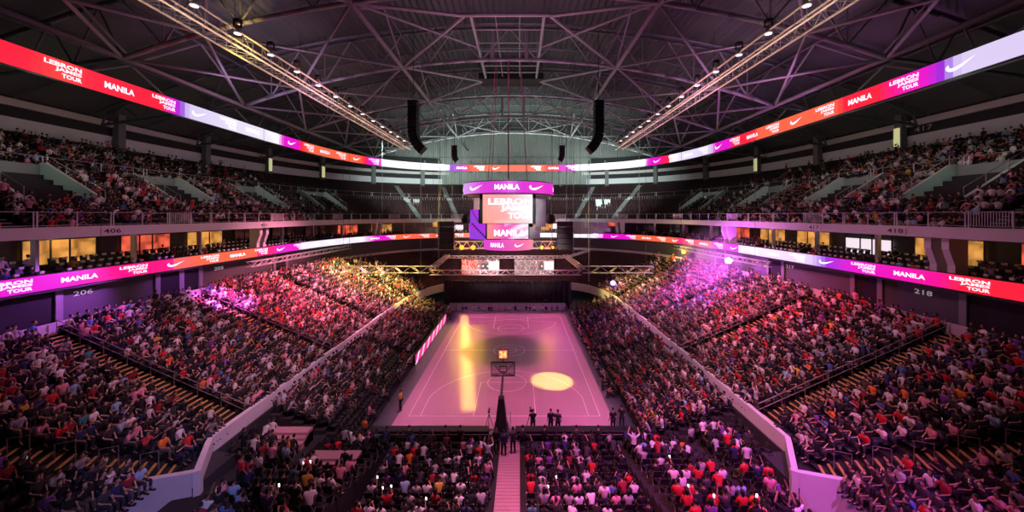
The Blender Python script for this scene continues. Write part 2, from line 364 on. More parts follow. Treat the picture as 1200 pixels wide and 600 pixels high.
for k in range(CR*3):
    y1 = CY0+.9-CD*k/3; z = cz(max(0, (k-3)/3)); MB().bbox(-.67, .67, y1-CD/3+.03+18, y1-.03+18, 0, z+.03, .008).build('board', wood, ai)
for (x0, x1, ya, yb, z, nm) in ((-11.4, -8.4, -22.0, -20.4, 1.35, 'behind the left corner seats'), (-14.8, -12.4, -20.0, -18.6, 1.75, 'at the foot of the left corner')):
    p = thing('step_platform', ((x0+x1)/2, (ya+yb)/2, 0), 'pink lit wooden step platform '+nm, 'platform'); hw = (x1-x0)/2; hd = (yb-ya)/2
    for j in range(3): MB().bbox(-hw, hw, -hd+j*hd*.5, hd, 0, z-(2-j)*.16+.14, .02).build('tread', wood, p)

# ------------------------------------------------------------------ suite level and upper deck
DK0 = 14.25
mb = MB(); band(mb, U(-.35), U(0), DK0, DK0+.75); struct('wall_deck_parapet', mb, parapet_m)
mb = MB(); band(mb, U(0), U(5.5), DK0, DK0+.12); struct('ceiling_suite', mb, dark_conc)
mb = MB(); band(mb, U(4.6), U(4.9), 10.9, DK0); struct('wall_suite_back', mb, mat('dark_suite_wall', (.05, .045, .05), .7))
UR = 20; UO, UD, UH = .4, .8, .44
def upo(i): return UO+UD*i+(1.0 if i >= 12 else 0)
def upz(i): return DK0+.1+UH*i
mb = MB(); cs = []
for i in range(UR): cs += [(U(upo(i) if i != 12 else upo(i)-1.0), upz(i)), (U(upo(i+1) if i != 11 else upo(12)-1.0), upz(i))]
cs.append((U(upo(UR)), upz(UR))); cs.append((U(upo(UR)+1.6), upz(UR)))
v, f = loft(cs); mb.add(v, f); struct('floor_upper_deck', mb, tier_m)
BO = upo(UR)+1.6; BZ = upz(UR)
mb = MB(); band(mb, U(BO), U(BO+.3), BZ, 31); struct('wall_upper_back', mb, mat('dark_wall', (.035, .035, .038), .9, noise=.2))
mb = MB(); band(mb, U(BO-.15), U(BO), BZ+.9, BZ+2.3); struct('trim_2', mb, mat('grey_panel', (.88, .86, .90), .8, noise=.1, nscale=.5))
mb = MB(); band(mb, U(BO-.4), U(BO), BZ+3.4, BZ+4.1); struct('trim_3', mb, mat('tan_panel', (.75, .68, .68), .8, noise=.1, nscale=.5))
mb = MB(); band(mb, U(upo(12)-1.12), U(upo(12)-.98), upz(11)+.2, upz(12)+.35); struct('trim_4', mb, concrete)

# ------------------------------------------------------------------ roof
ROOF = lambda x: 38.5-.0045*x*x
xs = np.arange(-54, 54.01, .36); prof = [(x, ROOF(x)+(.15 if i % 2 else -.15)) for i, x in enumerate(xs)]
mb = MB(); vv = []
for x, z in prof: vv += [(x, -44, z), (x, 56.5, z), ]
mb.add(vv, [(2*i, 2*i+1, 2*i+3, 2*i+2) for i in range(len(prof)-1)]); struct('ceiling', mb, deck_m)
# far gable wall, ribbed cladding
mb = MB(); vv = []
gx = np.arange(-50, 50.01, .3)
for i, x in enumerate(gx): y = 55.6+(.1 if i % 2 else -.1); vv += [(x, y, 24.0), (x, y, ROOF(x)-.05)]
mb.add(vv, [(2*i, 2*i+1, 2*i+3, 2*i+2) for i in range(len(gx)-1)]); struct('wall_far_gable', mb, gable_m)
mb = MB()
for z in (31.2, 29.4): mb.box(-40, 40, 55.0, 55.3, z-.12, z+.12)
for x in np.arange(-36, 36.1, 4): mb.box(x-.18, x+.18, 54.6, 55.3, 27, 30.3)
struct('trim_5', mb, mat('gable_girt', (.25, .27, .26), .7))
ZB = lambda x: 33.9-.0056*x*x
NODES = [-31, -24.5, -18.5, -12.5, -6.5, 0, 6.5, 12.5, 18.5, 24.5, 31]
YS = [-26, -13, 0, 12.5, 25, 38]
for yi, Y in enumerate(YS):
    t = thing('roof_truss', (0, Y, 30), 'arched steel pipe truss spanning the hall, %s from the camera end' % od(yi+1), 'truss', 'arched roof trusses')
    xx = np.linspace(-31, 31, 25); b = MB().poly([(x, 0, ZB(x)-30) for x in xx], .2, 8); b.build('bottom_chord', steel, t, True)
    xt = np.linspace(-47, 47, 33); b = MB().poly([(x, 0, min(ROOF(x)-.9, 99)-30) for x in xt], .15, 6); b.build('top_chord', dsteel, t, True)
    b = MB()
    for a, c in zip(NODES, NODES[1:]):
        m_ = (a+c)/2; b.tube((a, 0, ROOF(a)-.9-30), (m_, 0, ZB(m_)-30), .09, 6); b.tube((m_, 0, ZB(m_)-30), (c, 0, ROOF(c)-.9-30), .09, 6)
        b.tube((m_, 0, ZB(m_)-30), (m_, 0, ROOF(m_)-.9-30), .06, 5)
    b.build('web_bracing', steel, t)
    for s_ in (-1, 1):
        b = MB(); b.tube((s_*31, 0, ZB(31)-30), (s_*47.5, 0, 26.3-30), .17, 7); b.tube((s_*47, 0, ROOF(47)-.9-30), (s_*47.5, 0, 26.3-30), .12, 6)
        for k in range(4):
            x0 = 31+4*k; b.tube((s_*x0, 0, ZB(31)-(x0-31)*.135-30), (s_*(x0+2), 0, ROOF(x0+2)-.9-30), .08, 5); b.tube((s_*(x0+2), 0, ROOF(x0+2)-.9-30), (s_*(x0+4), 0, ZB(31)-(x0-27)*.135-30), .08, 5)
        b.build('outrigger', dsteel, t)
    if yi == 3 or yi == 2 or yi == 4:
        for x in (-2, 2): MB().tube((x, 0, ZB(0)-30), (x, 0, ZB(0)-26.5), .22, 8).build('king_post', steel, t)
# longitudinal chords
for xi, x in enumerate((-31, -12.5, 12.5, 31, -38, 38)):
    wd = ('middle left', 'inner left', 'inner right', 'middle right', 'outermost left', 'outermost right')[xi]
    t = thing('longitudinal_truss', (x, 5, 30), 'long steel roof girder running down the hall, '+wd, 'truss', 'long roof girders')
    zb_ = ZB(x)-30 if abs(x) < 35 else -2.6; ye = (50 if abs(x) < 20 else 44) if abs(x) < 35 else 24
    MB().tube((0, -36, zb_), (0, ye, zb_), .22, 8).build('bottom_chord', steel, t, True)
    zt = ROOF(x)-1.1-30; MB().tube((0, -36, zt), (0, ye, zt), .14, 6).build('top_chord', dsteel, t, True)
    b = MB(); yy = [-36.15+6.35*k for k in range(14)]
    for k in range(13 if abs(x) < 20 else 12 if abs(x) < 35 else 9):
        a, c = (zb_, zt) if k % 2 else (zt, zb_); b.tube((0, yy[k], a), (0, yy[k+1], c), .1, 6)
    b.build('web_bracing', steel, t)
# plan bracing
bays = [(-31, -24.5), (-24.5, -12.5), (12.5, 24.5), (24.5, 31)]
nb = 0
for yi in range(len(YS)-1):
    y0, y1 = YS[yi], YS[yi+1]
    for (xa, xb) in bays:
        nb += 1; side = 'left' if xa < 0 else 'right'; inn = 'outer' if max(abs(xa), abs(xb)) > 25 else 'inner'
        b = MB(); b.tube((xa, y0, ZB(xa)), (xb, y1, ZB(xb)), .13, 7); b.tube((xb, y0, ZB(xb)), (xa, y1, ZB(xa)), .13, 7)
        tag(b.build('cross_brace', steel, None, True), 'crossed steel pipes under the roof, %s %s bay, %s from the camera' % (inn, side, od(yi+1)), 'brace', 'roof cross braces')
# slopes of purlins under the deck
mb = MB()
for y in np.arange(-38, 56, 6.3): mb.poly([(x, y, ROOF(x)-.45) for x in np.linspace(-50, 50, 21)], .12, 4)
struct('beam_purlins', mb, dsteel)
# winch platform in the middle of the roof
t = thing('winch_platform', (0, 1, 35.3), 'rectangular steel service platform hanging at the middle of the roof', 'platform')
b = MB()
for s_ in (-1, 1): b.tube((s_*3.6, -8.2, 0), (s_*3.6, 9.5, 0), .17, 6)
b.tube((-5.1, -8, 0), (5.1, -8, 0), .17, 6); b.tube((-3.6, 9.5, 0), (3.6, 9.5, 0), .17, 6); b.build('frame', steel, t)
b = MB()
for y in (-5, -2, 0, 2.2, 4.4, 6.6, 8.4): b.tube((-3.5, y, .1), (3.5, y, .1), .07, 5)
for x in (-1.2, 1.2): b.tube((x, -8, .15), (x, 9.4, .15), .05, 5)
b.build('joist', steel, t)
MB().bbox(-4.6, 4.6, 8.2, 11.2, -.2, .7).build('machine_deck', blackp, t)
for s_ in (-1, 1):
    for (ya, yb) in ((-8, -1), (-8, -14), (9.5, -1), (9.5, 11.5)): MB().tube((s_*4.2, ya, -.1), (s_*12.4, yb, ZB(12.5)-35.3), .15, 6).build('stay', steel, t)
    MB().tube((s_*3.6, -1, 0), (s_*12.4, -14, ZB(12.5)-35.3), .11, 6).build('stay', steel, t)
for x in (-3.6, 3.6):
    for y in (-8, 9.5): MB().tube((x, y, 0), (x, y, 2.4), .08, 5).build('hanger', steel, t)
for s_, nm in ((-1, 'left'), (1, 'right')):
    b = MB(); b.tube((s_*2, 12.5, ZB(0)+.6), (s_*12.5, 25, ZB(12.5)), .12, 6); b.tube((s_*2, 25, ZB(0)), (s_*12.5, 12.5, ZB(12.5)), .12, 6)
    tag(b.build('cross_brace', steel), 'crossed steel pipes beyond the service platform, %s of centre' % nm, 'brace', 'roof cross braces')
    b = MB(); b.tube((s_*2, 25, ZB(0)+.2), (s_*12.5, 38, ZB(12.5)), .12, 6); b.tube((s_*2, 38, ZB(0)), (s_*12.5, 25, ZB(12.5)), .12, 6)
    tag(b.build('cross_brace', steel), 'farthest crossed steel pipes before the gable wall, %s of centre' % nm, 'brace', 'roof cross braces')
# catwalks with lamps
def truss_box(mb, a, b, w, h, step, r=.05, diag=True):
    a = Vector(a); b = Vector(b); d = (b-a); L = d.length; d.normalize(); u = Vector((0, 0, 1)).cross(d).normalized(); up = Vector((0, 0, 1))
    cor = [u*w/2, -u*w/2, u*w/2+up*h, -u*w/2+up*h]
    for c in cor: mb.tube(a+c, b+c, r, 5)
    n = max(1, int(round(L/step)))
    for k in range(n+1):
        p = a+d*(L*k/n)
        for i, j in ((0, 1), (2, 3), (0, 2), (1, 3)): mb.tube(p+cor[i], p+cor[j], r*.6, 4)
        if k < n and diag:
            q = a+d*(L*(k+1)/n)
            for i, j in ((0, 2), (1, 3), (0, 1), (2, 3)): mb.tube((p if k % 2 else q)+cor[i], (q if k % 2 else p)+cor[j], r*.6, 4)
def lamp_proto():
    t = thing('moving_head_lamp', (0, 0, -50), 'x', 'stage light')
    MB().bbox(-.16, .16, -.12, .12, 0, .16, .02).build('base', blackp, t)
    b = MB(); b.box(-.2, -.16, -.05, .05, -.3, .04); b.box(.16, .2, -.05, .05, -.3, .04); b.build('yoke', blackp, t)
    b = MB().lathe([(.08, .1), (.14, .06), (.15, -.2), (.17, -.3)], 12, (0, 0, -.25)); b.build('lamp_head', alu, t, True)
    MB().lathe([(.155, 0), (.155, -.02)], 12, (0, 0, -.56)).build('lens', mat('lit_lens', (.8, .8, .8), .3, emit=(1, .9, .95), es=2.2), t)
    return t
lp = lamp_proto(); first = [True]
def put_lamp(loc, label, group, rx=0):
    o = lp if first[0] else copy_tree(lp); first[0] = False
    o.location = loc; o.rotation_euler = (rx, 0, 0); o.scale = (1.45,)*3; tag(o, label, 'stage light', group); return o
for s_, nm in ((-1, 'left'), (1, 'right')):
    t = thing('lighting_catwalk', (s_*19.6, -4, 27.9), 'long box catwalk of steel rails hanging over the %s stand' % nm, 'catwalk', None)
    for x, z in ((-.6, 0), (.6, 0), (-.6, 1.1), (.6, 1.1)):
        MB().tube((x, -29, z), (x, 29, z), .075, 6).build('rail', mat('catwalk_rail', (.80, .66, .52), .5, 0), t)
    b = MB()
    for k in range(59):
        y = -29+k
        b.tube((-.6, y, 0), (.6, y, 0), .022, 4); b.tube((-.6, y, 0), (-.6, y, 1.1), .022, 4); b.tube((.6, y, 0), (.6, y, 1.1), .022, 4)
        if k < 58: b.tube((-.6, y, 0), (.6, y+1, 0), .02, 4)
        if k < 58 and k % 2: b.tube((-.6, y, 0), (-.6, y+1, 1.1), .02, 4); b.tube((.6, y, 1.1), (.6, y+1, 0), .02, 4)
    b.build('lattice', rail_m, t)
    for y in range(-28, 29, 8):
        b = MB(); b.tube((0, y, 1.1), (0, y, 5.2), .02, 4); b.tube((-.6, y, 1.1), (.6, y, 1.1), .04, 4); b.build('hanger', blackp, t)
    for k in range(13):
        y = -20+k*3.5 if k < 6 else 1+(k-6)*3.4
        put_lamp((s_*19.6+(.6*s_*-1), y, 29.6), 'small stage lamp on the %s overhead catwalk, %s from its near end' % (nm, od(k+1)), 'lamps along the catwalks')

# ------------------------------------------------------------------ LED ribbons
def text_geo(body, size, bold=.0, align='CENTER'):
    cu = bpy.data.curves.new('t', 'FONT'); cu.body = body; cu.size = size; cu.align_x = align; cu.align_y = 'CENTER'; cu.offset = bold; cu.resolution_u = 2
    o = bpy.data.objects.new('t', cu); COL.objects.link(o); dg = bpy.context.evaluated_depsgraph_get(); dg.update()
    me = bpy.data.meshes.new_from_object(o.evaluated_get(dg)); v = [tuple(p.co) for p in me.vertices]; f = [tuple(p.vertices) for p in me.polygons]
    bpy.data.objects.remove(o); bpy.data.curves.remove(cu); bpy.data.meshes.remove(me); return v, f
def fit(v, w, h, cx=0, cy=0, ax='c'):
    a = np.array(v); mn, mx = a.min(0), a.max(0); a = (a-(mn+mx)/2); a[:, 0] *= w/(mx[0]-mn[0]); a[:, 1] *= h/(mx[1]-mn[1]); a[:, 0] += cx; a[:, 1] += cy; return a
tl = {s: text_geo(s, 1, .035) for s in ('LEBRON', 'JAMES', 'TOUR', 'MANILA')}
def logo_stack(w, h):
    V = []; Fc = []
    for s_, ww, cx, cy in (('LEBRON', w, 0, .34), ('JAMES', w*.72, w*.14, 0), ('TOUR', w*.55, w*.225, -.33)):
        v, f = tl[s_]; a = fit(v, ww, h*.30, cx, cy*h); b = len(V); V += [tuple(p) for p in a]; Fc += [tuple(i+b for i in q) for q in f]
    return V, Fc
def swoosh(w, h):
    top = [(-.50, .10), (-.44, -.10), (-.36, -.26), (-.24, -.34), (-.10, -.28), (.5, .5)]; low = [(.5, .5), (-.16, -.02), (-.28, -.10), (-.36, -.06), (-.42, .10), (-.40, .34)]
    out = [(-.40, .34), (-.49, .12), (-.50, -.06), (-.45, -.26), (-.33, -.42), (-.18, -.42), (0, -.30), (.5, .42), (.0, .0), (-.20, -.12), (-.31, -.10), (-.38, .02)]
    n = len(out); V = [(x*w, y*h, 0) for x, y in out]
    return V, [(0, 1, 11), (1, 2, 11), (2, 3, 10, 11), (3, 4, 9, 10), (4, 5, 9), (5, 6, 8, 9), (6, 7, 8)]
def manila(w, h): v, f = tl['MANILA']; return [tuple(p) for p in fit(v, w, h)], f
def place_on(mb, geo, path, s0, z, push):
    v, f = geo; out = []
    for x, y, *_ in v:
        p, t, n = path.at(s0+x); q = p+n*push; out.append((q.x, q.y, z+y))
    mb.add(out, f)
RED = (1, .01, .04); ORG = (1, .13, .06); MG = (.82, .0, .62); PU = (.28, .02, .72); LAV = (.72, .62, .92); WH = (.92, .86, .98); PK = (1, .0, .22); HP = (.95, .0, .30)
def lerp_stops(stops, x):
    if x <= stops[0][0]: return stops[0][1]
    for (a, ca), (b, cb) in zip(stops, stops[1:]):
        if x <= b: t = (x-a)/(b-a); return tuple(ca[i]*(1-t)+cb[i]*t for i in range(3))
    return stops[-1][1]
def ribbon(name, P, z0, z1, stopsL, stopsR, label, logos, push=.03, es=None):
    path = Path(P); N = int(path.len/.5); ss = np.linspace(0, path.len, N); pi = []; po = []; cols = []
    for s_ in ss:
        p, t, n = path.at(min(max(s_, .5), path.len-.5)); pi.append((p.x, p.y)); po.append((p.x-n.x*.3, p.y-n.y*.3))
    pi = np.array(pi); po = np.array(po)
    t_ = thing(name, (0, 0, z0), label, 'led board')
    b = MB(); v, f = loft([(pi, 0), (pi, z1-z0)]); b.add(v, f)
    for i in range(N-1):
        m_ = (pi[i]+pi[i+1])/2
        # content is laid along the board: colour by distance down the hall on each side
        key = m_[1]; st = stopsL if m_[0] < 0 else stopsR
        X = px_key(m_, z0); cols.append(lerp_stops(st, X))
    b.build('led_screen', led, t_, colors=cols)
    b = MB(); v, f = loft([(pi, -.03), (po, -.03), (po, z1-z0+.03), (pi, z1-z0+.03)]); b.add(v, f)
    b.build('housing', blackp, t_)
    h = z1-z0; k = 0
    for side, Y0 in ((-1, logos[0]), (1, logos[1])):
        s0 = path.s_at_Y(side, Y0); seq = logos[2 if side < 0 else 3]; k = 0; s_ = s0; mid = path.len/2
        while (s_ < mid-1.6) if side < 0 else (s_ > mid+1.6):
            kind = seq[k % len(seq)]
            g = logo_stack(2.15, h*.74) if kind == 'L' else (manila(2.2, h*.34) if kind == 'M' else swoosh(1.7, h*.5))
            b = MB(); place_on(b, g, path, s_, h/2, push); b.build('logo' if kind == 'S' else 'lettering', lednb, t_); k += 1; s_ += 3.65 if side < 0 else -3.65
    return t_
def px_key(m, z): d = m[1]-CY; return 608.5+F*(m[0]-CX)/max(d, 8)     # bearing along the board, used as the running coordinate of its picture
uL = [(-400, RED), (30, RED), (70, (1, .05, .04)), (110, RED), (190, RED), (203, MG), (212, PU), (222, LAV), (325, WH), (332, MG), (350, MG), (352, RED), (366, ORG), (420, ORG), (428, RED), (434, MG), (446, MG), (447, WH), (520, WH), (528, PU), (545, MG), (547, RED), (556, ORG), (620, ORG)]
uR = [(590, ORG), (638, ORG), (641, RED), (654, RED), (656, MG), (673, MG), (674, WH), (755, WH), (758, MG), (772, MG), (774, PK), (783, RED), (785, WH), (833, LAV), (838, MG), (856, MG), (858, RED), (882, RED), (890, ORG), (975, ORG), (990, RED), (1030, RED), (1050, HP), (1085, MG), (1105, PU), (1125, LAV), (1600, LAV)]
ribbon('ribbon_board', curve(30.6, 35.5), 25.1, 26.5, uL, uR, 'upper wraparound LED ribbon board hanging under the roof', (-17.1, -18.7, 'LMLS', 'SLML'))
lL = [(-400, PU), (-10, MG), (70, MG), (110, HP), (165, PK), (205, PK), (206, ORG), (300, ORG), (303, PK), (322, PK), (325, MG), (350, MG), (356, WH), (425, WH), (440, MG), (459, MG), (461, ORG), (620, ORG)]
lR = [(590, WH), (698, WH), (703, MG), (740, MG), (745, ORG), (792, ORG), (794, PK), (834, ORG), (837, MG), (864, MG), (866, WH), (950, LAV), (968, PU), (1000, MG), (1100, HP), (1125, RED), (1600, RED)]
ribbon('ribbon_board', U(-.15), 10.9, 11.9, lL, lR, 'lower wraparound LED ribbon board on the suite balcony front', (-20.7, -20.0, 'LMLS', 'LMLS'))

# ------------------------------------------------------------------ suite bays: pillars, lit rooms, seats
pS = Path(U(0)); bays_s = []
def bent_pillar():
    return None
k = 0; s_ = pS.s_at_Y(-1, -30)
end = pS.s_at_Y(1, -30); BAY = 6.3; nb = int((end-s_)/BAY); BAY = (end-s_)/nb
bay_edges = [s_+i*BAY for i in range(nb+1)]
def bayname(i):
    if i < nb/2: return 'left', i+1
    return 'right', nb-i+1
for i, se in enumerate(bay_edges):
    p, t, n = pS.at(se); sdn, k = bayname(i); q = math.atan2(t.y, t.x)
    lab = 'pale pillar in the suite balcony on the %s, %s from the near end' % (sdn, od(k))
    big = (i % 4 == 1); o = thing('balcony_pillar', (p.x-n.x*.5, p.y-n.y*.5, 10.9), lab, 'pillar', 'pillars between the suite bays', q)
    hw = .16 if not big else .34
    # fin that leans outwards towards the top: outline in (depth, z)
    for off in ((0,) if not big else (-.55, .55)):
        b = MB(); out = [(-.1, 0), (.75, 0), (.75, 3.35), (-.5, 3.35), (-.5, 2.6), (-.1, 1.5)] if big else [(1.6, 0), (1.95, 0), (1.95, 3.35), (1.6, 3.35), (1.6, 2.6), (1.6, 1.5)]
        vs = [(off-hw/1.5, d, z) for d, z in out]+[(off+hw/1.5, d, z) for d, z in out]; m_ = len(out)
        b.add(vs, [tuple(range(m_)), tuple(range(2*m_-1, m_-1, -1))]+[(a, a+m_, (a+1) % m_+m_, (a+1) % m_) for a in range(m_)])
        b.build('fin' if big else 'shaft', parapet_m, o)
cyc = ['w', 'd', 'w', 'm', 'r', 'd', 'p', 'w', 'd', 'r']
pB = Path(U(4.5))
for i in range(nb):
    sdn, k = bayname(i if i < nb/2 else i+1)
    fmid = (bay_edges[i]+bay_edges[i+1])/2; p, t, n = pS.at(fmid); c = cyc[(i*3) % 10] if i < nb/2 else cyc[(i*3+4) % 10]
    Q = p-n*4.45; q = math.atan2(t.y, t.x)
    o = thing('suite_window', (Q.x, Q.y, 11.6), '%s window at the back of the %s suite bay on the %s' % ({'w': 'amber lit', 'd': 'dark', 'm': 'white lit', 'r': 'red lit', 'p': 'amber lit'}[c], od(k), sdn), 'window', 'windows at the back of the suites', q)
    mm = {'w': warm, 'd': glassd, 'm': whit2, 'r': warm2, 'p': warm}[c]
    MB().box(-2.3, 2.3, -.03, .03, .5, 2.3 if c != 'm' else 1.9).build('pane', mm, o)
    b = MB(); b.box(-2.35, 2.35, -.08, -.03, .42, .5); b.box(-2.35, 2.35, -.08, -.03, 2.3, 2.4)
    for x in (-2.35, -.7, .5, 2.35): b.box(x-.05, x+.05, -.09, -.03, .42, 2.4)
    b.build('frame', blackp, o)
    if c in 'wp' and k < 9: point('suite_lamp', (Q.x+n.x*1.2, Q.y+n.y*1.2, 13.7), (1, .6, .2), 40, .1)
mb = MB()
for r in range(3): band(mb, U(.9+r*.95), U(.9+(r+1)*.95), 10.9, 11.0+r*.33)
struct('floor_suite_steps', mb, dark_conc)
def suite_seat_proto():
    o = thing('suite_seat', (0, 0, -50), 'x', 'seat')
    MB().bbox(-.24, .24, -.22, .22, .36, .46, .04).build('seat_cushion', seatblk, o)
    M = Matrix.Translation((0, -.2, .40)) @ Matrix.Rotation(.18, 4, 'X'); MB().bbox(-.24, .24, -.05, .05, 0, .55, .04, M=M).build('backrest', seatblk, o)
    MB().box(-.12, .12, -.13, -.02, .82, .98).build('white_tag', whitep, o)
    b = MB(); b.box(-.2, -.16, -.18, .18, 0, .36); b.box(.16, .2, -.18, .18, 0, .36); b.build('pedestal', blackp, o)
    return o
sp_ = suite_seat_proto(); firsts = [True]
suite_pos = []
for i in range(nb):
    side, k = bayname(i if i < nb/2 else i+1)
    for r in range(3):
        pr = Path(U(.9+r*.95+.5)); 
        for j in range(9):
            fr = (j+1.2)/10.4; sA, sB = bay_edges[i], bay_edges[i+1]; sc = pr.len/pS.len
            p, t, n = pr.at((sA+(sB-sA)*fr)*sc); suite_pos.append((p.x, p.y, 11.0+r*.33, math.atan2(-n.x, n.y), i, side, k, r, j))
suite_pos.sort(key=lambda q: (math.hypot(q[0]-CX, q[1]-CY)))
def inframe(x, y, z, m=25):
    if y-CY < 6: return False
    a, b, d = pix((x, y, z)); return -m < a < 1200+m and -m < b < 600+m
suite_ind = []; suite_rest = []
for q in suite_pos:
    if not inframe(q[0], q[1], q[2]+.8, 2): continue
    (suite_ind if len(suite_ind) < 290 else suite_rest).append(q)
RN = ['front row', 'middle row', 'back row']
for q in suite_ind:
    o = sp_ if firsts[0] else copy_tree(sp_); firsts[0] = False
    o.location = q[:3]; o.rotation_euler = (0, 0, q[3])
    from_near = q[8]+1 if q[5] == 'left' else 9-q[8]
    tag(o, 'black white-tagged seat, %s bay %s from near end, %s, %s along' % (q[5], od(q[6]), RN[q[7]], od(from_near)), 'seat', 'suite balcony seats')

# rails and parapet railings of the upper deck, in lengths
pR = Path(U(-.17)); L0 = pR.s_at_Y(-1, -24); L1 = pR.s_at_Y(1, -24); nseg = 36; sl = (L1-L0)/nseg
def railing(path, sa, sb, z, label, group, bars=False, h=1.0):
    pm, tm, nm_ = path.at((sa+sb)/2); o = thing('railing', (pm.x, pm.y, z), label, 'railing', group)
    pts = [path.at(sa+(sb-sa)*i/4)[0]-pm for i in range(5)]
    MB().poly([(p.x, p.y, h) for p in pts], .03, 6).build('top_rail', rail_m, o)
    MB().poly([(p.x, p.y, .12) for p in pts], .02, 6).build('bottom_rail', rail_m, o)
    for f_ in (.02, .5, .98):
        p = path.at(sa+(sb-sa)*f_)[0]-pm; MB().tube((p.x, p.y, 0), (p.x, p.y, h+.05), .04, 6).build('post', mat('pale_post', (.8, .76, .78), .4), o)
    if bars:
        b = MB(); n = 16
        for k in range(n): p = path.at(sa+(sb-sa)*.5*(k+.5)/n)[0]-pm; b.tube((p.x, p.y, .12), (p.x, p.y, h), .022, 5)
        b.build('baluster', whitep, o)
    return o
for i in range(nseg):
    sdn = 'left' if i < nseg/2 else 'right'; k = i+1 if i < nseg/2 else nseg-i
    railing(pR, L0+i*sl, L0+(i+1)*sl, DK0+.74, 'steel railing on the upper deck parapet, %s side, %s length from the camera' % (sdn, od(k)), 'upper deck railings', bars=(i % 3 == (0 if i < 18 else 2)))
pM = Path(U(upo(12)-1.05)); L0 = pM.s_at_Y(-1, -20); L1 = pM.s_at_Y(1, -20); nseg = 22; sl = (L1-L0)/nseg
for i in range(nseg):
    sdn = 'left' if i < nseg/2 else 'right'; k = i+1 if i < nseg/2 else nseg-i
    railing(pM, L0+i*sl, L0+(i+1)*sl, upz(12)+.3, 'steel railing along the upper cross aisle, %s side, %s length from the camera' % (sdn, od(k)), 'cross aisle railings', h=.9)

# vomitories of the upper deck: portal box with sloping stair walls
vom_s = []
VY = [-12, 0.5, 12.5]; pV = Path(U(0))
vlist = [(-1, y) for y in (-14.5, -2, 10, 22)]+[(1, y) for y in (-13, -1.5, 10, 22)]
for sd, Y in vlist:
    p = Path(U(0)); s_ = p.s_at_Y(sd, Y); p0, t, n = p.at(s_); q = math.atan2(t.y, t.x); vom_s.append((p0.x, p0.y))
    nm = 'left' if sd < 0 else 'right'; idx = [v[1] for v in vlist if v[0] == sd].index(Y)+1
    o = thing('stair_portal', (p0.x-n.x*0, p0.y-n.y*0, DK0), 'concrete stair opening in the upper deck, %s side, %s from the camera' % (nm, od(idx)), 'stair portal', 'upper deck stair openings', q)
    # local x along ring, +y outwards
    y0, y1 = 4.2, 9.6; zt = upz(12)-DK0+.35; zf = upz(5)-DK0
    MB().box(-2.6, 2.6, y1-.1, y1+.12, zf-.5, zt+.1).build('back_wall', mat('portal_wall', (.20, .22, .22), .8, noise=.1), o)
    MB().box(-1.0, .2, y1-.16, y1-.1, zf-.2, zf+2.2).build('opening', blackp, o)  # black slab painted in for the dark inside the portal
    for s2, x in ((-1, -2.6), (1, 2.6)):
        b = MB(); out = [(y0, zf-.6), (y1, zf-.6), (y1, zt+.25), (y1-.5, zt+.25), (y0, zf+.55)]
        vs = [(x-.13, d, z) for d, z in out]+[(x+.13, d, z) for d, z in out]; m_ = 5
        b.add(vs, [tuple(range(m_)), tuple(range(2*m_-1, m_-1, -1))]+[(a, a+m_, (a+1) % m_+m_, (a+1) % m_) for a in range(m_)]); b.build('side_wall', concrete, o)
        b = MB(); b.tube((x, y0, zf+1.3), (x, y1-.4, zt+.95), .03, 5)
        for g in range(4): yy = y0+(y1-.5-y0)*g/3; zz = zf+.5+(zt-.3-zf)*g/3; b.tube((x, yy, zz), (x, yy, zz+.85), .03, 5)
        b.build('handrail', rail_m, o)
    c_ = p0-n*6.5; point('portal_lamp', (c_.x, c_.y, DK0+zt+1.6), (.75, 1, .8), 120, .15)
# landing
    MB().box(-2.5, 2.5, y0, y1, zf-.6, zf-.1).build('landing', dark_conc, o)

# piers behind the upper deck with lit boxes
pP = Path(U(BO-.6)); L0 = pP.s_at_Y(-1, -10); L1 = pP.s_at_Y(1, -10); npier = 17
for i in range(npier):
    p, t, n = pP.at(L0+(L1-L0)*i/(npier-1)); q = math.atan2(t.y, t.x)
    sdn = 'left' if i < npier/2 else 'right'; k = i+1 if i < npier/2 else npier-i
    o = thing('roof_pier', (p.x, p.y, BZ), 'square concrete pier behind the top row, %s side, %s from the camera' % (sdn, od(k)), 'pier', 'piers behind the top row', q)
    MB().bbox(-.45, .45, -.4, .4, 0, 6.2, .05).build('shaft', mat('pier_concrete', (.22, .22, .22), .85), o)
    if i in (3, 4, 13) or i == 15:
        MB().box(-.40, .3, -.47, -.4, 1.0, 3.4).build('lit_panel', mat('yellow_lit_panel', (.6, .6, .3), .6, emit=(.85, .85, .42), es=.55), o)

# ------------------------------------------------------------------ aisle stairs
def treads(name, pts, w, label, group, along, hand=True, ym=yellow):
    o = thing(name, pts[0], label, 'stairs', group); p0 = Vector(pts[0])
    for p in pts:
        d = Vector(p)-p0; a = along; u = Vector((-a.y, a.x, 0)); M = Matrix(((u.x, a.x, 0, d.x), (u.y, a.y, 0, d.y), (0, 0, 1, d.z), (0, 0, 0, 1)))
        MB().box(-w/2, w/2, -.09, .03, .0, .05, M=M).build('tread_nosing', ym, o)
    return o
def low_row_pt(t, idx): P = LOW(t); return P[idx]
mid = len(IN)//2
def idx_of(sd, Y):
    r = range(0, mid) if sd < 0 else range(len(IN)-1, mid, -1)
    return min(r, key=lambda i: abs(IN[i, 1]-Y))
low_aisles = [(-1, -23.6), (-1, -20), (-1, -8.6), (-1, 3), (-1, 14), (1, -23.6), (1, -20), (1, -8.6), (1, 3), (1, 14)]
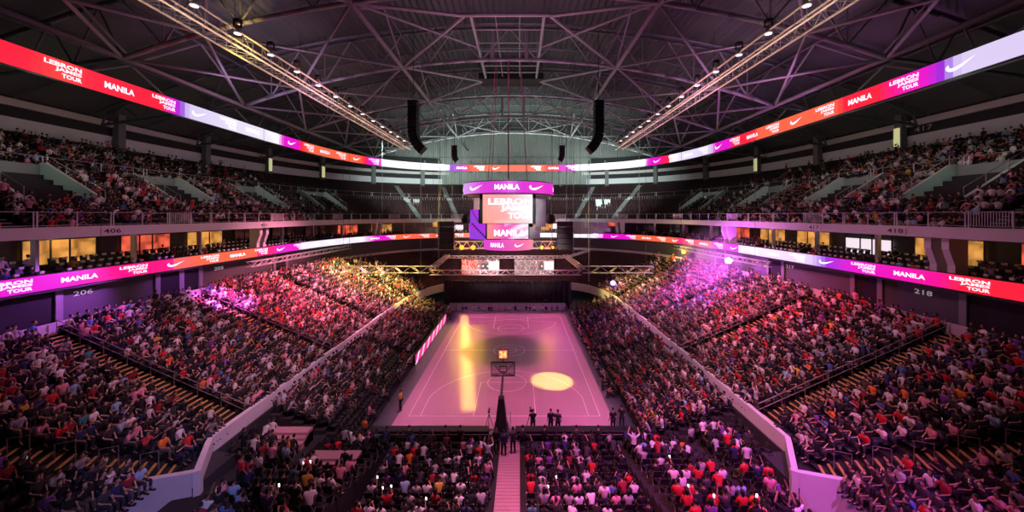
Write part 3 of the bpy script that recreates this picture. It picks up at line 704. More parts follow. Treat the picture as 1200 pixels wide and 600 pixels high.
for sd, Y in low_aisles:
    i = idx_of(sd, Y); a0 = Vector((IN[i, 0], IN[i, 1], 0)); a1 = Vector((OUTL[i, 0], OUTL[i, 1], 0)); d = (a1-a0).normalized(); pts = []
    for r in range(LR*2):
        t = .02+.98*(r/2)/LR; q = a0.lerp(a1, t); pts.append((q.x+d.x*.06, q.y+d.y*.06, lowz(r//2)+(LZ1-LZ0)/LR/2*(r % 2)+.02))
    nm = 'left' if sd < 0 else 'right'; k = sorted([y for s2, y in low_aisles if s2 == sd]).index(Y)+1
    o = treads('aisle_stairs', pts, 1.25, 'yellow edged aisle stairs through the %s lower stand, %s from the camera' % (nm, od(k)), 'lower stand aisle stairs', d)
    if Y < 0:
        p0 = Vector(pts[0]); b = MB(); side = Vector((-d.y, d.x, 0))*(.62 if d.y*0+1 else 0)
        sg = side if (side.y > 0) == (Y > -22) else -side
        if Y > -22:
            A = Vector(pts[0])-p0+sg; Bp = Vector(pts[-1])-p0+sg; b.tube(A+Vector((0, 0, .9)), Bp+Vector((0, 0, .9)), .03, 5); b.tube(A+Vector((0, 0, .5)), Bp+Vector((0, 0, .5)), .025, 5)
            for g in range(9): q = A.lerp(Bp, g/8); b.tube(q, q+Vector((0, 0, 1.0)), .025, 5)
        else:
            for g in range(1, LR, 2):
                q = Vector(pts[g*2])-p0; e = d*.7
                for s3 in (0,):
                    b = MB()
                    b.tube(q-e*.5, q-e*.5+Vector((0, 0, .95)), .022, 5); b.tube(q+e*.5, q+e*.5+Vector((0, 0, .95)), .022, 5); b.tube(q-e*.5+Vector((0, 0, .95)), q+e*.5+Vector((0, 0, .95)), .022, 5); b.build('handrail', mat('bronze_rail', (.28, .23, .22), .4, .5), o)
            b = None
        if b: b.build('handrail', mat('bronze_rail', (.28, .23, .22), .4, .5), o)
up_aisles = [(-1, -20), (-1, -8), (-1, 4), (-1, 15), (1, -19), (1, -7.5), (1, 4), (1, 15)]
ups = []
pU0, pU1 = Path(U(UO)), Path(U(upo(UR)))
fars = [.30, .36, .42, .46, .54, .58, .64, .70]
def up_aisle(i0, nm, k, pale):
    a0 = Vector((*U(UO)[i0], 0)); a1 = Vector((*U(upo(UR))[i0], 0)); d = (a1-a0).normalized(); pts = []
    for r in range(UR*2):
        rr = r/2; off = UO+UD*rr+(1.0 if r//2 >= 12 else 0); q = a0+d*(off-UO); pts.append((q.x, q.y, upz(r//2)+UH/2*(r % 2)+.02))
    treads('aisle_stairs', pts, 1.1, 'pale aisle stairs climbing the upper deck %s, %s from the camera' % (nm, od(k)), 'upper deck aisle stairs', d, ym=mat('pale_nosing', (.42, .42, .40), .7) if not pale else mat('lit_nosing', (.75, .75, .75), .7))  # farthest stairs take a paler nosing, their light put into the colour
UB = U(UO); ncur = len(UB); umid = ncur//2
upidx = []
for sd, Y in up_aisles:
    r = range(0, umid) if sd < 0 else range(ncur-1, umid, -1); i = min(r, key=lambda i: abs(UB[i, 1]-Y)); upidx.append((sd, i))
for X in (-19, -12.6, 13.2, 20):
    sd = -1 if X < 0 else 1; r = [i for i in range(ncur) if UB[i, 1] > 30]; i = min(r, key=lambda i: abs(UB[i, 0]-X)); upidx.append((sd, i))
for sd in (-1, 1):
    L = sorted([i for s2, i in upidx if s2 == sd], key=lambda i: UB[i, 1])
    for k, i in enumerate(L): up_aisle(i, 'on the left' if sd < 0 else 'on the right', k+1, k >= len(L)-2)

# ------------------------------------------------------------------ signs
def sign_plate(name, center, face, w, h, text, plate, ink, label, th=.35, cat='sign'):
    q = math.atan2(-face.x, face.y)+PI if False else math.atan2(face.y, face.x)+PI/2
    o = thing(name, center, label, cat, None, q)          # local -y faces the hall
    if plate: MB().bbox(-w/2, w/2, 0, .04, -h/2, h/2, .01).build('plate', plate, o)
    if text:
        v, f = text_geo(text, 1, .01); a = fit(v, w*.8, th); MB().add([(x, -.02, y) for x, y, _ in a], f).build('lettering', ink, o)
    return o
inkw = mat('sign_white', (.8, .8, .8), .5, emit=(.8, .8, .8), es=.25)
for sd, Y, txt in ((-1, -16.6, '206'), (1, -15.7, '218'), (-1, -4.2, '205'), (1, -3.5, '217')):
    p = Path(U(.58)); s_ = p.s_at_Y(sd, Y); q, t, n = p.at(s_); q = q+n*.06
    sign_plate('section_sign', (q.x, q.y, 10.2), n, 1.5, .6, txt, None, inkw, 'white section number %s on the dark wall below the ribbon, %s' % (txt, {'206': 'nearest on the left', '218': 'nearest on the right', '205': 'farther along on the left', '217': 'farther along on the right'}[txt]))
for sd, Y, txt in ((-1, -15.6, '406'), (1, -14.9, '418'), (-1, 1, '405'), (1, -7, '417')):
    p = Path(U(-.36)); s_ = p.s_at_Y(sd, Y); q, t, n = p.at(s_); q = q+n*.05
    sign_plate('section_sign', (q.x, q.y, DK0+.37), n, 1.5, .46, txt, whitep if txt in ('405', '417') else parapet_m, blackp, 'section number %s on the pale upper deck parapet, %s' % (txt, {'406': 'nearest on the left', '418': 'nearest on the right', '405': 'farther along on the left', '417': 'farther along on the right'}[txt]), .34)
for sd, Y in ((-1, -12.2), (1, -12.0)):
    o = sign_plate('aisle_sign', (sd*16.36, Y, 2.6), Vector((-sd, 0, 0)), .9, .5, None, blackp, None, 'small black plate on the %s stand parapet' % ('left' if sd < 0 else 'right'))
    MB().box(-.12, .12, -.03, .0, -.15, .15).build('pale_mark', whitep, o)
q_, t_, n_ = Path(U(BO-.16)).at(Path(U(BO-.16)).s_at_Y(1, 0)); sign_plate('wall_number', (q_.x+n_.x*.2, q_.y+n_.y*.2, BZ+2.85), n_, 2.4, .8, '417', None, mat('faint_ink', (.5, .5, .5), .6), 'faint number 417 high on the wall behind the top right rows', .6)
# ------------------------------------------------------------------ scoreboard
def col_mesh(name, parent, quads, cols, m=led):
    b = MB()
    for q in quads: b.add(q, [(0, 1, 2, 3)])
    return b.build(name, m, parent, colors=cols)
sb = thing('centre_scoreboard', (-.1, 0, 11.9), 'hanging LED scoreboard cube over the middle of the court', 'scoreboard')
def ringscreen(name, r, z0, z1, stops, n=64):
    quads = []; cols = []
    for i in range(n):
        a0 = 2*PI*i/n; a1 = 2*PI*(i+1)/n; quads.append([(r*math.cos(a), r*math.sin(a), z) for a, z in ((a0, z0), (a1, z0), (a1, z1), (a0, z1))])
        x = math.cos((a0+a1)/2); cols.append(lerp_stops(stops, x))
    col_mesh(name, sb, quads, cols)
def ring_text(name, r, zc, items, parent):
    for geo, ang in items:      # ang: bearing of centre, -90 faces the camera
        b = MB(); v, f = geo; b.add([((r+.03)*math.cos(math.radians(ang)+x/r), (r+.03)*math.sin(math.radians(ang)+x/r), zc+y) for x, y, *_ in v], f); b.build(name, lednb, parent)
ringscreen('top_ring_screen', 5.2, 6.2, 7.4, [(-1, (.6, .35, .9)), (-.85, (.75, .3, .85)), (-.5, (.75, .05, .72)), (.2, (.72, 0, .72)), (.7, (.85, .05, .6)), (1, (.8, 0, .7))])
MB().lathe([(5.15, 6.12), (5.15, 6.2)], 48).build('ring_underside', blackp, sb)
b = MB(); b.lathe([(5.1, 7.4), (5.1, 7.5)], 48); b.lathe([(2.6, 1.3), (2.6, 7.4)], 8); b.build('core', blackp, sb)
ring_text('lettering', 5.2, 6.8, [(swoosh(2, .7), -130), (manila(2.6, .55), -90), (swoosh(2, .7), -53)]+[(manila(2.6, .55), 90), (manila(2.6, .55), 0), (manila(2.6, .55), 180)], sb)
ringscreen('bottom_ring_screen', 2.85, 0, 1.25, [(-1, (.75, .05, .65)), (0, (.85, .1, .5)), (1, (1, .22, .3))])
MB().lathe([(2.8, -.06), (2.8, 0)], 32).build('ring_underside', blackp, sb)
ring_text('lettering', 2.85, .6, [(manila(1.7, .5), -115), (swoosh(1.3, .5), -62)], sb)
def face_screen(name, w, z0, z1, y, ang, colf, nx=24, nz=10):
    R = Matrix.Rotation(ang, 4, 'Z'); quads = []; cols = []
    for i in range(nx):
        for j in range(nz):
            u0, u1 = i/nx, (i+1)/nx; v0, v1 = j/nz, (j+1)/nz
            quads.append([R @ Vector((-w/2+w*u, y, z0+(z1-z0)*v_)) for u, v_ in ((u0, v0), (u1, v0), (u1, v1), (u0, v1))]); cols.append(colf((u0+u1)/2, (v0+v1)/2))
    col_mesh(name, sb, quads, cols)
def mix(a, b, t): t = min(1, max(0, t)); return tuple(a[i]*(1-t)+b[i]*t for i in range(3))
fm = lambda u, v: mix(mix((1, .36, .26), (.98, .45, .62), v*.3+u*.5), (1, .96, .98), (u-.35)*1.6+.2*math.sin(9*v+5*u))
fs = lambda u, v: mix((1, .3, .22), (.9, .08, .5), u*2.5) if u < .4 else mix((.9, .08, .5), (.97, .9, 1), (u-.4)*1.6+.35*math.sin(13*u-11*v))
b = MB()
for a in range(4):
    R = Matrix.Rotation(a*PI/2, 4, 'Z'); b.box(-3.05, 3.05, -3.02, -2.7, 2.95, 6.25, M=R); b.box(-2.3, 2.3, -2.75, -2.4, 1.2, 3.0, M=R)
    face_screen('main_screen', 6.0, 3.0, 6.2, -3.04, a*PI/2, fm); face_screen('lower_screen', 4.5, 1.3, 2.95, -2.78, a*PI/2, fs)
b.build('cabinet', blackp, sb)
for a in range(4):
    b = MB(); R = Matrix.Rotation(a*PI/2, 4, 'Z')
    def onface(g, dx, dz, y): v, f = g; b.add([R @ Vector((x+dx, y, z+dz)) for x, z, *_ in v], f)
    onface(logo_stack(4.8, 2.3), .3, 4.6, -3.09); b.build('lettering', lednb, sb); b = MB(); onface(manila(3.4, .7), .2, 1.95, -2.83)
    b.build('lettering', lednb, sb)
def corner(pa, pb, z0, z1, nm, m, colf=None):
    pa, pb = Vector(pa), Vector(pb); d = (pb-pa).normalized(); n = Vector((d.y, -d.x)); b = MB()
    v_ = [(*(pa-n*.12), z0), (*(pb-n*.12), z0), (*(pb-n*.12), z1), (*(pa-n*.12), z1), (*pa, z0), (*pb, z0), (*pb, z1), (*pa, z1)]
    b.add(v_, [(0,1,2,3), (4,7,6,5), (0,4,5,1), (1,5,6,2), (2,6,7,3), (3,7,4,0)]); b.build('corner_panel', m, sb)
    if colf:
        q = []; c = []
        for i in range(8):
            for j in range(8):
                f_ = lambda u, v: (*(pa.lerp(pb, u)+n*.02), z0+(z1-z0)*v); q.append([f_(i/8, j/8), f_((i+1)/8, j/8), f_((i+1)/8, (j+1)/8), f_(i/8, (j+1)/8)]); c.append(colf(i, j))
        col_mesh(nm, sb, q, c)
smoky = mat('smoky_panel', (.62, .62, .62), .5, noise=.45, nscale=.6)
vio = lambda i, j: (.03, .01, .08) if abs(i+j-8) < 1 else (.42, .03, .75) if j > 3 else (.30, .05, .70)
corner((-4.3, -1.6), (-2.4, -2.75), 1.2, 3.0, 'corner_screen', blackp, vio); corner((-4.2, -1.8), (-3.15, -2.95), 3.0, 4.5, 'corner_screen', blackp, vio)
corner((3.1, -2.95), (4.25, -1.7), 2.6, 6.0, '', smoky); corner((2.4, -2.7), (3.6, -1.7), 1.3, 2.6, '', smoky)
corner((-4.25, 1.7), (-3.1, 2.95), 2.6, 6.0, '', smoky); corner((3.1, 2.95), (4.25, 1.7), 2.6, 6.0, '', smoky)
b = MB()
for x in (-2.2, 2.2):
    for y in (-2.2, 2.2): b.tube((x, y, 7.4), (x*.6, y*.6, 22.6), .03, 5)
b.tube((0, 0, 7.4), (0, 0, 23), .07, 6); b.build('hoist_cable', mat('magenta_cable', (.35, .12, .2), .5), sb)
for s_, nm in ((-1, 'left'), (1, 'right')):
    o = thing('hanging_horn_speaker', (s_*4.9-.1, 0, 15.3), 'small round black loudspeaker hanging %s of the scoreboard' % nm, 'speaker')
    MB().lathe([(.25, -.55), (.55, -.4), (.62, 0), (.5, .4), (.2, .6)], 14).build('body', blackp, o, True); MB().tube((0, 0, .5), (0, 0, 2.9), .03, 5).build('cable', blackp, o)

# ------------------------------------------------------------------ line arrays, cables, sub stacks
def line_array(loc, n, out, label, cab=.45, w=1.3):
    o = thing('line_array_speaker', loc, label, 'speaker', None, 0); z = 0; x = 0; ang = 0
    MB().box(-.55, .55, -.4, .4, .05, .2).build('fly_bar', blackp, o)
    for k in range(n):
        ang = max(0, (k-n*.5))*.15*(13/n); dz = cab*math.cos(ang); dx = cab*math.sin(ang)
        M = Matrix.Translation((x, 0, z)) @ Matrix.Rotation(out*ang, 4, 'Y')
        b = MB(); b.bbox(-.5, .5, -w/2, w/2, -cab+.02, -.01, .05, M=M); b.build('cabinet', blackp, o); z -= dz; x += -out*dx
    MB().tube((0, 0, .1), (0, 0, 8.5-0), .035, 5).build('cable', blackp, o)
    return o
line_array((-10.9, -1, 28.6), 13, -1, 'long curved black line array speaker hanging left of the scoreboard')
line_array((10.2, -1, 28.6), 13, 1, 'long curved black line array speaker hanging right of the scoreboard')
line_array((-11.2, 27, 28.8), 7, -1, 'short black speaker array before the far ribbon board, left', .4, .9)
line_array((9.3, 27, 28.8), 7, 1, 'short black speaker array before the far ribbon board, right', .4, .9)
cabs = [(514, 170, 318, 58), (487, 20, 60, 44), (672, 130, 300, 58), (664, 150, 290, 60), (557, 60, 212, 52), (634, 60, 200, 52), (646, 150, 290, 66), (530, 150, 262, 60), (690, 150, 330, 60), (749, 180, 262, 62), (448, 190, 262, 70), (493, 200, 330, 64)]
for k, (px, y0, y1, d) in enumerate(cabs):
    a = W(px, y1, d); zt = ZB(a.x)+.2; o = MB().tube((0, 0, 0), (0, 0, zt-a.z), .03, 5).build('rigging_cable', mat('pale_cable', (.5, .5, .5), .4), None, loc=tuple(a))
    near = ['above the left stage speaker stack', 'above the left line array', 'above the right stage speaker stack', 'beside the right stage speaker stack', 'just left of the scoreboard ring', 'just right of the scoreboard ring', 'behind the right of the scoreboard', 'left of the scoreboard, reaching the stage', 'right of the stage speaker stack', 'in front of the right far stand', 'in front of the left far stand', 'left of the stage, reaching its truss'][k]
    tag(o, 'thin vertical rigging cable '+near, 'cable', 'vertical rigging cables')
for (px, d, nm) in ((523, 60, 'left'), (662, 60, 'right')):
    a = W(px, 292, d); o = thing('stage_speaker_stack', (a.x, a.y, a.z), 'tall black hanging speaker stack %s of the stage lights' % nm, 'speaker')
    for k in range(5): MB().bbox(-1.3, 1.3, -.5, .5, k*.92, k*.92+.88, .06).build('cabinet', blackp, o)
    b = MB(); b.tube((-1, 0, 4.5), (-1, 0, 19), .025, 4); b.tube((1, 0, 4.5), (1, 0, 19), .025, 4); b.build('cable', blackp, o)

# ------------------------------------------------------------------ stage end
trm = mat('stage_truss_metal', (.72, .60, .62), .35, .4)
def truss(label, a, b, w=.5, h=.5, group='stage trusses', m=trm, step=.8):
    a = Vector(a); b = Vector(b); o = thing('stage_truss', a, label, 'truss', group); d = b-a
    L = d.length; dn = d.normalized(); u = Vector((0, 0, 1)).cross(dn).normalized(); up = Vector((0, 0, 1)); cor = [u*w/2, -u*w/2, u*w/2+up*h, -u*w/2+up*h]
    for c in cor: MB().tube(c, d+c, .05, 5).build('chord', m, o)
    bb = MB(); n = max(1, int(L/step))
    for k in range(n):
        p = dn*(L*k/n); q = dn*(L*(k+1)/n)
        for i, j in ((0, 2), (1, 3), (0, 1), (2, 3)): bb.tube((p if k % 2 else q)+cor[i], (q if k % 2 else p)+cor[j], .035, 4)
    bb.build('lattice', m, o)
    bb = MB()
    for f_ in (.1, .9): p = d*f_; bb.tube(p+up*h, p+up*h+Vector((0, 0, 33.4-a.z-p.z-h)), .02, 4)
    bb.build('cable', blackp, o)
    return o
truss('front stage truss over the far baseline, across the court', (-12.4, 13, 6.7), (10.6, 13, 6.7), .6, .7)
truss('dark truss wing over the left stand beside the stage', (-26.0, 13, 7.0), (-12.6, 13, 7.0), .6, 1.0, m=alu, step=1.3)
truss('dark truss wing over the right stand beside the stage', (10.8, 13, 7.0), (21.5, 13, 7.0), .6, 1.0, m=alu, step=1.3)
truss('slanting pink truss joining the stage ends on the left', (-12.3, 13.4, 7.4), (-12.4, 26.8, 7.9), .8, .4)
truss('slanting pink truss joining the stage ends on the right', (10.8, 13.4, 7.4), (9.9, 26.8, 7.9), .8, .4)
truss('back stage truss above the stage screens', (-12.4, 27.1, 7.6), (9.6, 27.1, 7.6), .4, .4)
truss('short truss running from the stage corner to the far right stand', (10.3, 26.8, 7.7), (15.8, 33.5, 8.3), .4, .3)
truss('lamp truss carrying the amber stage lights', (-12.3, 28.2, 9.4), (9.8, 28.2, 9.4), .5, 1.3)
blind = mat('amber_lens', (.03, .015, .0), .3, emit=(1, .21, .02), es=3.4)
for k, (px, nm, big) in enumerate(((541, 'outer left', 1), (554.5, 'inner left', 1), (635, 'inner right', .8), (648, 'outer right', .6))):
    a = W(px, 290, 70.4); o = thing('blinder_lamp', (a.x, a.y, a.z), 'glowing amber stage lamp, %s of the four' % nm, 'stage light', 'amber stage lamps')
    MB().lathe([(.5, 0), (.42, .3), (.2, .45)], 16, M=Matrix.Rotation(-PI/2, 4, 'X')).build('housing', blackp, o, True)
    MB().lathe([(.46*big, 0), (.40*big, .06)], 16, M=Matrix.Translation((0, -.0, 0)) @ Matrix.Rotation(PI/2, 4, 'X')).build('lens', blind, o)
    MB().box(-.55, .55, -.02, .1, .1, .16).build('bracket', blackp, o)
    if k < 2: spot('amber_stage_light', (a.x, a.y-.7, a.z), (-5.2+k*1.2, -6, 0), (1, .56, .05), 2200, 50, .9, .25)
    else: spot('amber_stage_light', (a.x, a.y-.7, a.z), (6, 3, 0), (1, .4, .15), 200, 40, .8, .3)
for sx, nm in ((-1, 'left'), (1, 'right')): truss('pale service truss hung below the lower ribbon board on the '+nm, (sx*28.9, -2, 10.0), (sx*28.3, 21, 10.0), .6, .55, m=alu, step=.9)
# stage screens
def stage_screen(x0, x1, y0, y1, d, label, fn, nx=14, ny=8):
    a = W(x0, y1, d); b_ = W(x1, y0, d); o = thing('stage_screen', (a.x, a.y, a.z), label, 'screen', 'stage screens'); w_, h_ = b_.x-a.x, b_.z-a.z
    MB().box(-.06, w_+.06, .01, .15, -.06, h_+.06).build('frame', blackp, o); q = []; c = []
    for i in range(nx):
        for j in range(ny): q.append([(w_*i/nx, 0, h_*j/ny), (w_*(i+1)/nx, 0, h_*j/ny), (w_*(i+1)/nx, 0, h_*(j+1)/ny), (w_*i/nx, 0, h_*(j+1)/ny)]); c.append(fn((i+.5)/nx, (j+.5)/ny))
    col_mesh('picture', o, q, c)
R3 = random.Random(3)
red_pic = lambda u, v: mix((1, .05, .03), (1, .65, .55), R3.random()*1.1-.25)
bw_pic = lambda u, v: (1, .97, 1) if (u > .5 and .2 < v < .9) or R3.random() < .15 else (.12, .08, .08) if (u-.4)**2+(v-.5)**2 < .05 or R3.random() < .3 else (.55, .2, .2)
stage_screen(541, 560, 304, 322, 69.5, 'red patterned stage screen, leftmost of the row', red_pic)
stage_screen(560, 585, 304, 322, 69.5, 'white and grey picture screen beside the red stage screen', bw_pic)
stage_screen(603, 626, 304, 322, 69.5, 'pink and black picture screen right of the stage gap', lambda u, v: mix((.6, .3, .3), (.1, .08, .08), R3.random()))
stage_screen(626, 649, 304, 322, 69.5, 'white picture stage screen, rightmost of the row', bw_pic)
# backdrop curtain and front panel behind the far baseline
o = thing('stage_curtain', (-.8, 18.6, 0), 'wide black curtain wall behind the far baseline', 'curtain')
b = MB(); n = 80; vv = []
for i in range(n+1): x = -10.6+21.2*i/n; y = .12*math.sin(i*1.9); vv += [(x, y, .9), (x, y, 4.7)]
b.add(vv, [(2*i, 2*i+2, 2*i+3, 2*i+1) for i in range(n)]); b.build('drape', black, o)
MB().tube((-10.8, 0, 4.75), (10.8, 0, 4.75), .05).build('rod', blackp, o)
for x in (-10.7, -3.6, 3.6, 10.7): MB().tube((x, .1, 0), (x, .1, 4.75), .05).build('upright', blackp, o)
o = thing('stage_platform', (-.75, 22, 0), 'dark stage platform behind the far baseline', 'stage')
MB().bbox(-10.4, 10.4, -3.1, 4.6, 0, 1.0, .03).build('deck', blackp, o)
o = thing('scorer_board', (-.8, 17.9, 0), 'long grey panel fronted table at the far baseline', 'table')
MB().bbox(-9.6, 9.6, -.1, .1, .05, 1.25, .02).build('front_panel', mat('grey_green_panel', (.55, .62, .60), .6), o); MB().bbox(-9.7, 9.7, -.1, .5, 1.25, 1.32, .01).build('table_top', blackp, o)
for x in (-9, -4.5, 0, 4.5, 9): MB().bbox(x-.06, x+.06, .1, .45, 0, 1.25, .01).build('leg', blackp, o)
for x, nm in ((-5.4, 'left'), (-3.9, 'second from left'), (3.6, 'right of centre'), (5.5, 'rightmost')):
    o = thing('monitor', (x, 18.0, 1.32), 'small black monitor on the far baseline table, '+nm, 'monitor', 'monitors on the far table')
    MB().bbox(-.3, .3, -.02, .03, .1, .48, .01).build('screen', blackp, o); MB().box(-.12, .12, -.08, .08, 0, .1).build('stand', blackp, o)
# far grey bits: press box counters, pier heads
a = W(592, 262, 78)
for (x0, x1, y0, y1, mm, lb) in ((461, 512, 258, 274, mat('press_glass', (.30, .31, .32), .3, noise=.3), 'grey glazed press box in the far suite level, left'), (672, 728, 258, 274, mat('press_glass', (.3, .3, .3)), 'grey glazed press box in the far suite level, right')):
    p0, p1 = W(x0, y1, 78.6), W(x1, y0, 78.6); o = thing('press_box', (p0.x, p0.y-.3, p0.z), lb, 'press box')
    MB().bbox(0, p1.x-p0.x, -.2, .4, 0, 1.4, .03).build('counter', mm, o); MB().box(0, p1.x-p0.x, .1, .2, 1.4, 2.6).build('glazing', mm, o)
    b = MB()
    for k in range(5): x = (p1.x-p0.x)*k/4; b.box(x-.06, x+.06, -.02, .08, 1.4, 2.6)
    b.build('mullion', parapet_m, o)
for (x0, x1, y0, y1, m_, lb) in ((648, 664, 262, 268, whit2, 'white lit counter in the far suite right of the speaker stack'), (713, 727, 258, 265, warm2, 'red lit counter in the far suite, farther right'), (507, 512, 258, 266, warm, 'small amber lit doorway in the far suite, left')):
    p0, p1 = W(x0, y1, 78), W(x1, y0, 78); o = thing('lit_counter', tuple(p0), lb, 'counter'); MB().box(0, p1.x-p0.x, 0, .2, 0, p1.z-p0.z).build('panel', m_, o); MB().box(-.05, p1.x-p0.x+.05, -.04, .2, -.1, 0).build('shelf', blackp, o)
for (px, nm) in ((475, 'left'), (486, 'left, inner'), (703, 'right, inner'), (713, 'right')):  # pale panels put in for the lit stair walls, light kept in their colour
    p0 = W(px, 248, 84); o = thing('lit_wall_panel', tuple(p0), 'pale banner on the far upper deck standing for a lit stair wall, '+nm, 'panelling', 'far deck lit wall panels')
    M = Matrix.Rotation(-.45, 4, 'X'); MB().bbox(-.75, .75, -.03, .03, 0, 3.2, .01, M=M).build('cloth', mat('lit_wall_pale', (.6, .6, .62), .8), o); MB().tube(M @ Vector((-.85, 0, 3.2)), M @ Vector((.85, 0, 3.2)), .05).build('rod', rail_m, o)

# courtside LED board
o = thing('courtside_board', (-9.7, 3.7, 0), 'pink and white LED advertising board along the left edge of the court', 'led board')
MB().bbox(-.25, 0, -8.2, 8.2, .05, 1.15, .03).build('cabinet', blackp, o)
q = []; c = []
for i in range(96):
    for j in range(6):
        y0 = -8.1+16.2*i/96; y1 = y0+16.2/96; z0 = .1+j/6; z1 = z0+1/6; q.append([(.012, y0, z0), (.012, y1, z0), (.012, y1, z1), (.012, y0, z1)])
        ph = ((i/96*7)-(j/6)*.45) % 1; c.append((.95, .85, .95) if ph < .3 else (.95, .02, .30) if ph < .65 else (1, .05, .05) if ph < .8 else (.75, 0, .5))
col_mesh('led_screen', o, q, c)

# ------------------------------------------------------------------ basketball goal (seen from behind)
g = thing('basketball_hoop', (-.15, -16.5, 0), 'black basketball stand with glass backboard at the near baseline', 'basketball hoop')
b = MB(); b.add([(-.55, -.9, 0), (.55, -.9, 0), (.55, .9, 0), (-.55, .9, 0), (-.5, -.8, .55), (.5, -.8, .55), (.5, .8, .55), (-.5, .8, .55)], [(3,2,1,0), (4,5,6,7), (0,1,5,4), (1,2,6,5), (2,3,7,6), (3,0,4,7)]); b.build('base', blackp, g)
b = MB(); b.add([(-.45, -.5, .5), (.45, -.5, .5), (.45, .5, .5), (-.45, .5, .5), (-.2, .1, 2.55), (.2, .1, 2.55), (.2, .6, 2.6), (-.2, .6, 2.6)], [(3,2,1,0), (4,5,6,7), (0,1,5,4), (1,2,6,5), (2,3,7,6), (3,0,4,7)]); b.build('padded_tower', black, g)
b = MB(); b.tube((0, .4, 2.5), (0, 3.2, 3.15), .09, 8); b.tube((0, .3, 1.9), (0, 3.2, 2.85), .06, 8); b.build('arm', blackp, g)
MB().bbox(-.9, .9, 3.36, 3.4, 2.85, 3.95, .01).build('backboard', mat('backboard_glass', (.75, .8, .85), .05, alpha=.22), g)
b = MB()
for z in (2.83, 3.93): b.box(-.96, .96, 3.3, 3.42, z-.04, z+.04)
for x in (-.93, .93): b.box(x-.035, x+.035, 3.3, 3.42, 2.85, 3.95)
b.box(-.3, .3, 3.35, 3.41, 3.12, 3.17); b.box(-.3, .3, 3.35, 3.41, 3.55, 3.6); b.box(-.3, -.25, 3.35, 3.41, 3.12, 3.6); b.box(.25, .3, 3.35, 3.41, 3.12, 3.6)
for s_ in (-1, 1): b.tube((0, 3.15, 3.0), (s_*.8, 3.32, 3.8), .035, 6); b.tube((0, 3.15, 3.1), (s_*.8, 3.32, 2.95), .035, 6)
b.build('backboard_frame', blackp, g)
b = MB(); b.poly([(.225*math.cos(a), 3.72+.225*math.sin(a), 3.05) for a in np.linspace(0, 2*PI, 21)], .012, 5); b.box(-.06, .06, 3.4, 3.5, 3.0, 3.06); b.build('rim', mat('rim_orange', (.9, .2, .04), .4), g)
b = MB()
for k in range(12):
    a = 2*PI*k/12; a2 = a+.26; a3 = a-.26; f_ = lambda r, an, z: (r*math.cos(an), 3.72+r*math.sin(an), z)
    for aa in (a2, a3): b.tube(f_(.22, a, 3.04), f_(.15, aa, 2.8), .006, 4); b.tube(f_(.15, aa, 2.8), f_(.12, a, 2.62), .006, 4)
b.build('net', whitep, g)
sc = thing('shot_clock', (-.15, -13.1, 4.05), 'orange lit shot clock on a stem above the near backboard', 'shot clock')
MB().bbox(-.4, .4, -.1, .1, .15, .88, .03).build('housing', blackp, sc)
MB().tube((0, 0, -.1), (0, 0, .15), .04).build('stem', blackp, sc)
v, f = text_geo('24', 1, .03); a_ = fit(v, .55, .5, 0, .52); MB().add([(x, -.115, z) for x, z, _ in a_], f).build('digits', mat('amber_digits', (1, .5, .1), .4, emit=(1, .35, .12), es=2.5), sc)
MB().box(-.34, .34, -.108, -.1, .2, .84).build('face', mat('clock_face', (.3, .1, .05), .4, emit=(1, .3, .12), es=.8), sc)
# baseline press tables
for x0, x1, nm in ((-9.4, -1.0, 'left of the hoop'), (.9, 9.2, 'right of the hoop')):
    o = thing('press_table', ((x0+x1)/2, -16.9, 0), 'long black draped press table on the baseline '+nm, 'table'); h = (x1-x0)/2
    MB().bbox(-h, h, -.35, .35, .7, .76, .01).build('table_top', blackp, o); MB().box(-h+.02, h-.02, .3, .34, .05, .7).build('drape', black, o); MB().box(-h+.02, h-.02, -.34, -.31, .3, .7).build('drape', black, o)
    for x in (-h+.1, 0, h-.1):
        for y in (-.28, .24): MB().box(x-.03, x+.03, y, y+.05, 0, .7).build('leg', blackp, o)
    MB().tube((-h, -.5, .62), (h, -.5, .62), .02).build('edge_rail', mat('dim_rail', (.3, .2, .22), .4), o)
o = thing('lamp_post', (.55, -17.0, 0), 'slim white pole standing beside the hoop base', 'pole'); MB().tube((0, 0, .04), (0, 0, 1.9), .03, 8).build('pole', whitep, o); MB().lathe([(.16, 0), (.16, .04)], 14).build('base', blackp, o); MB().lathe([(.05, 1.9), (.05, 2.0)], 8).build('cap', whitep, o)

def tripod(loc, label):
    o = thing('camera_tripod', loc, label, 'tripod', 'courtside camera tripods')
    for k in range(3): a = 2*PI*k/3+.5; MB().tube((.03*math.cos(a), .03*math.sin(a), 1.15), (.4*math.cos(a), .4*math.sin(a), 0), .02, 6).build('leg', blackp, o)
    MB().tube((0, 0, 1.0), (0, 0, 1.35), .025).build('column', blackp, o)
    MB().bbox(-.08, .08, -.18, .16, 1.35, 1.52, .02).build('camera_body', blackp, o); MB().lathe([(.06, .0), (.07, .14)], 10, M=Matrix.Translation((0, .16, 1.44)) @ Matrix.Rotation(-PI/2, 4, 'X')).build('lens', blackp, o); return o
tripod((-1.05, -15.9, .04), 'camera on tripod just left of the hoop base'); tripod((2.0, -15.75, .04), 'camera on tripod right of the hoop, used by a standing operator')
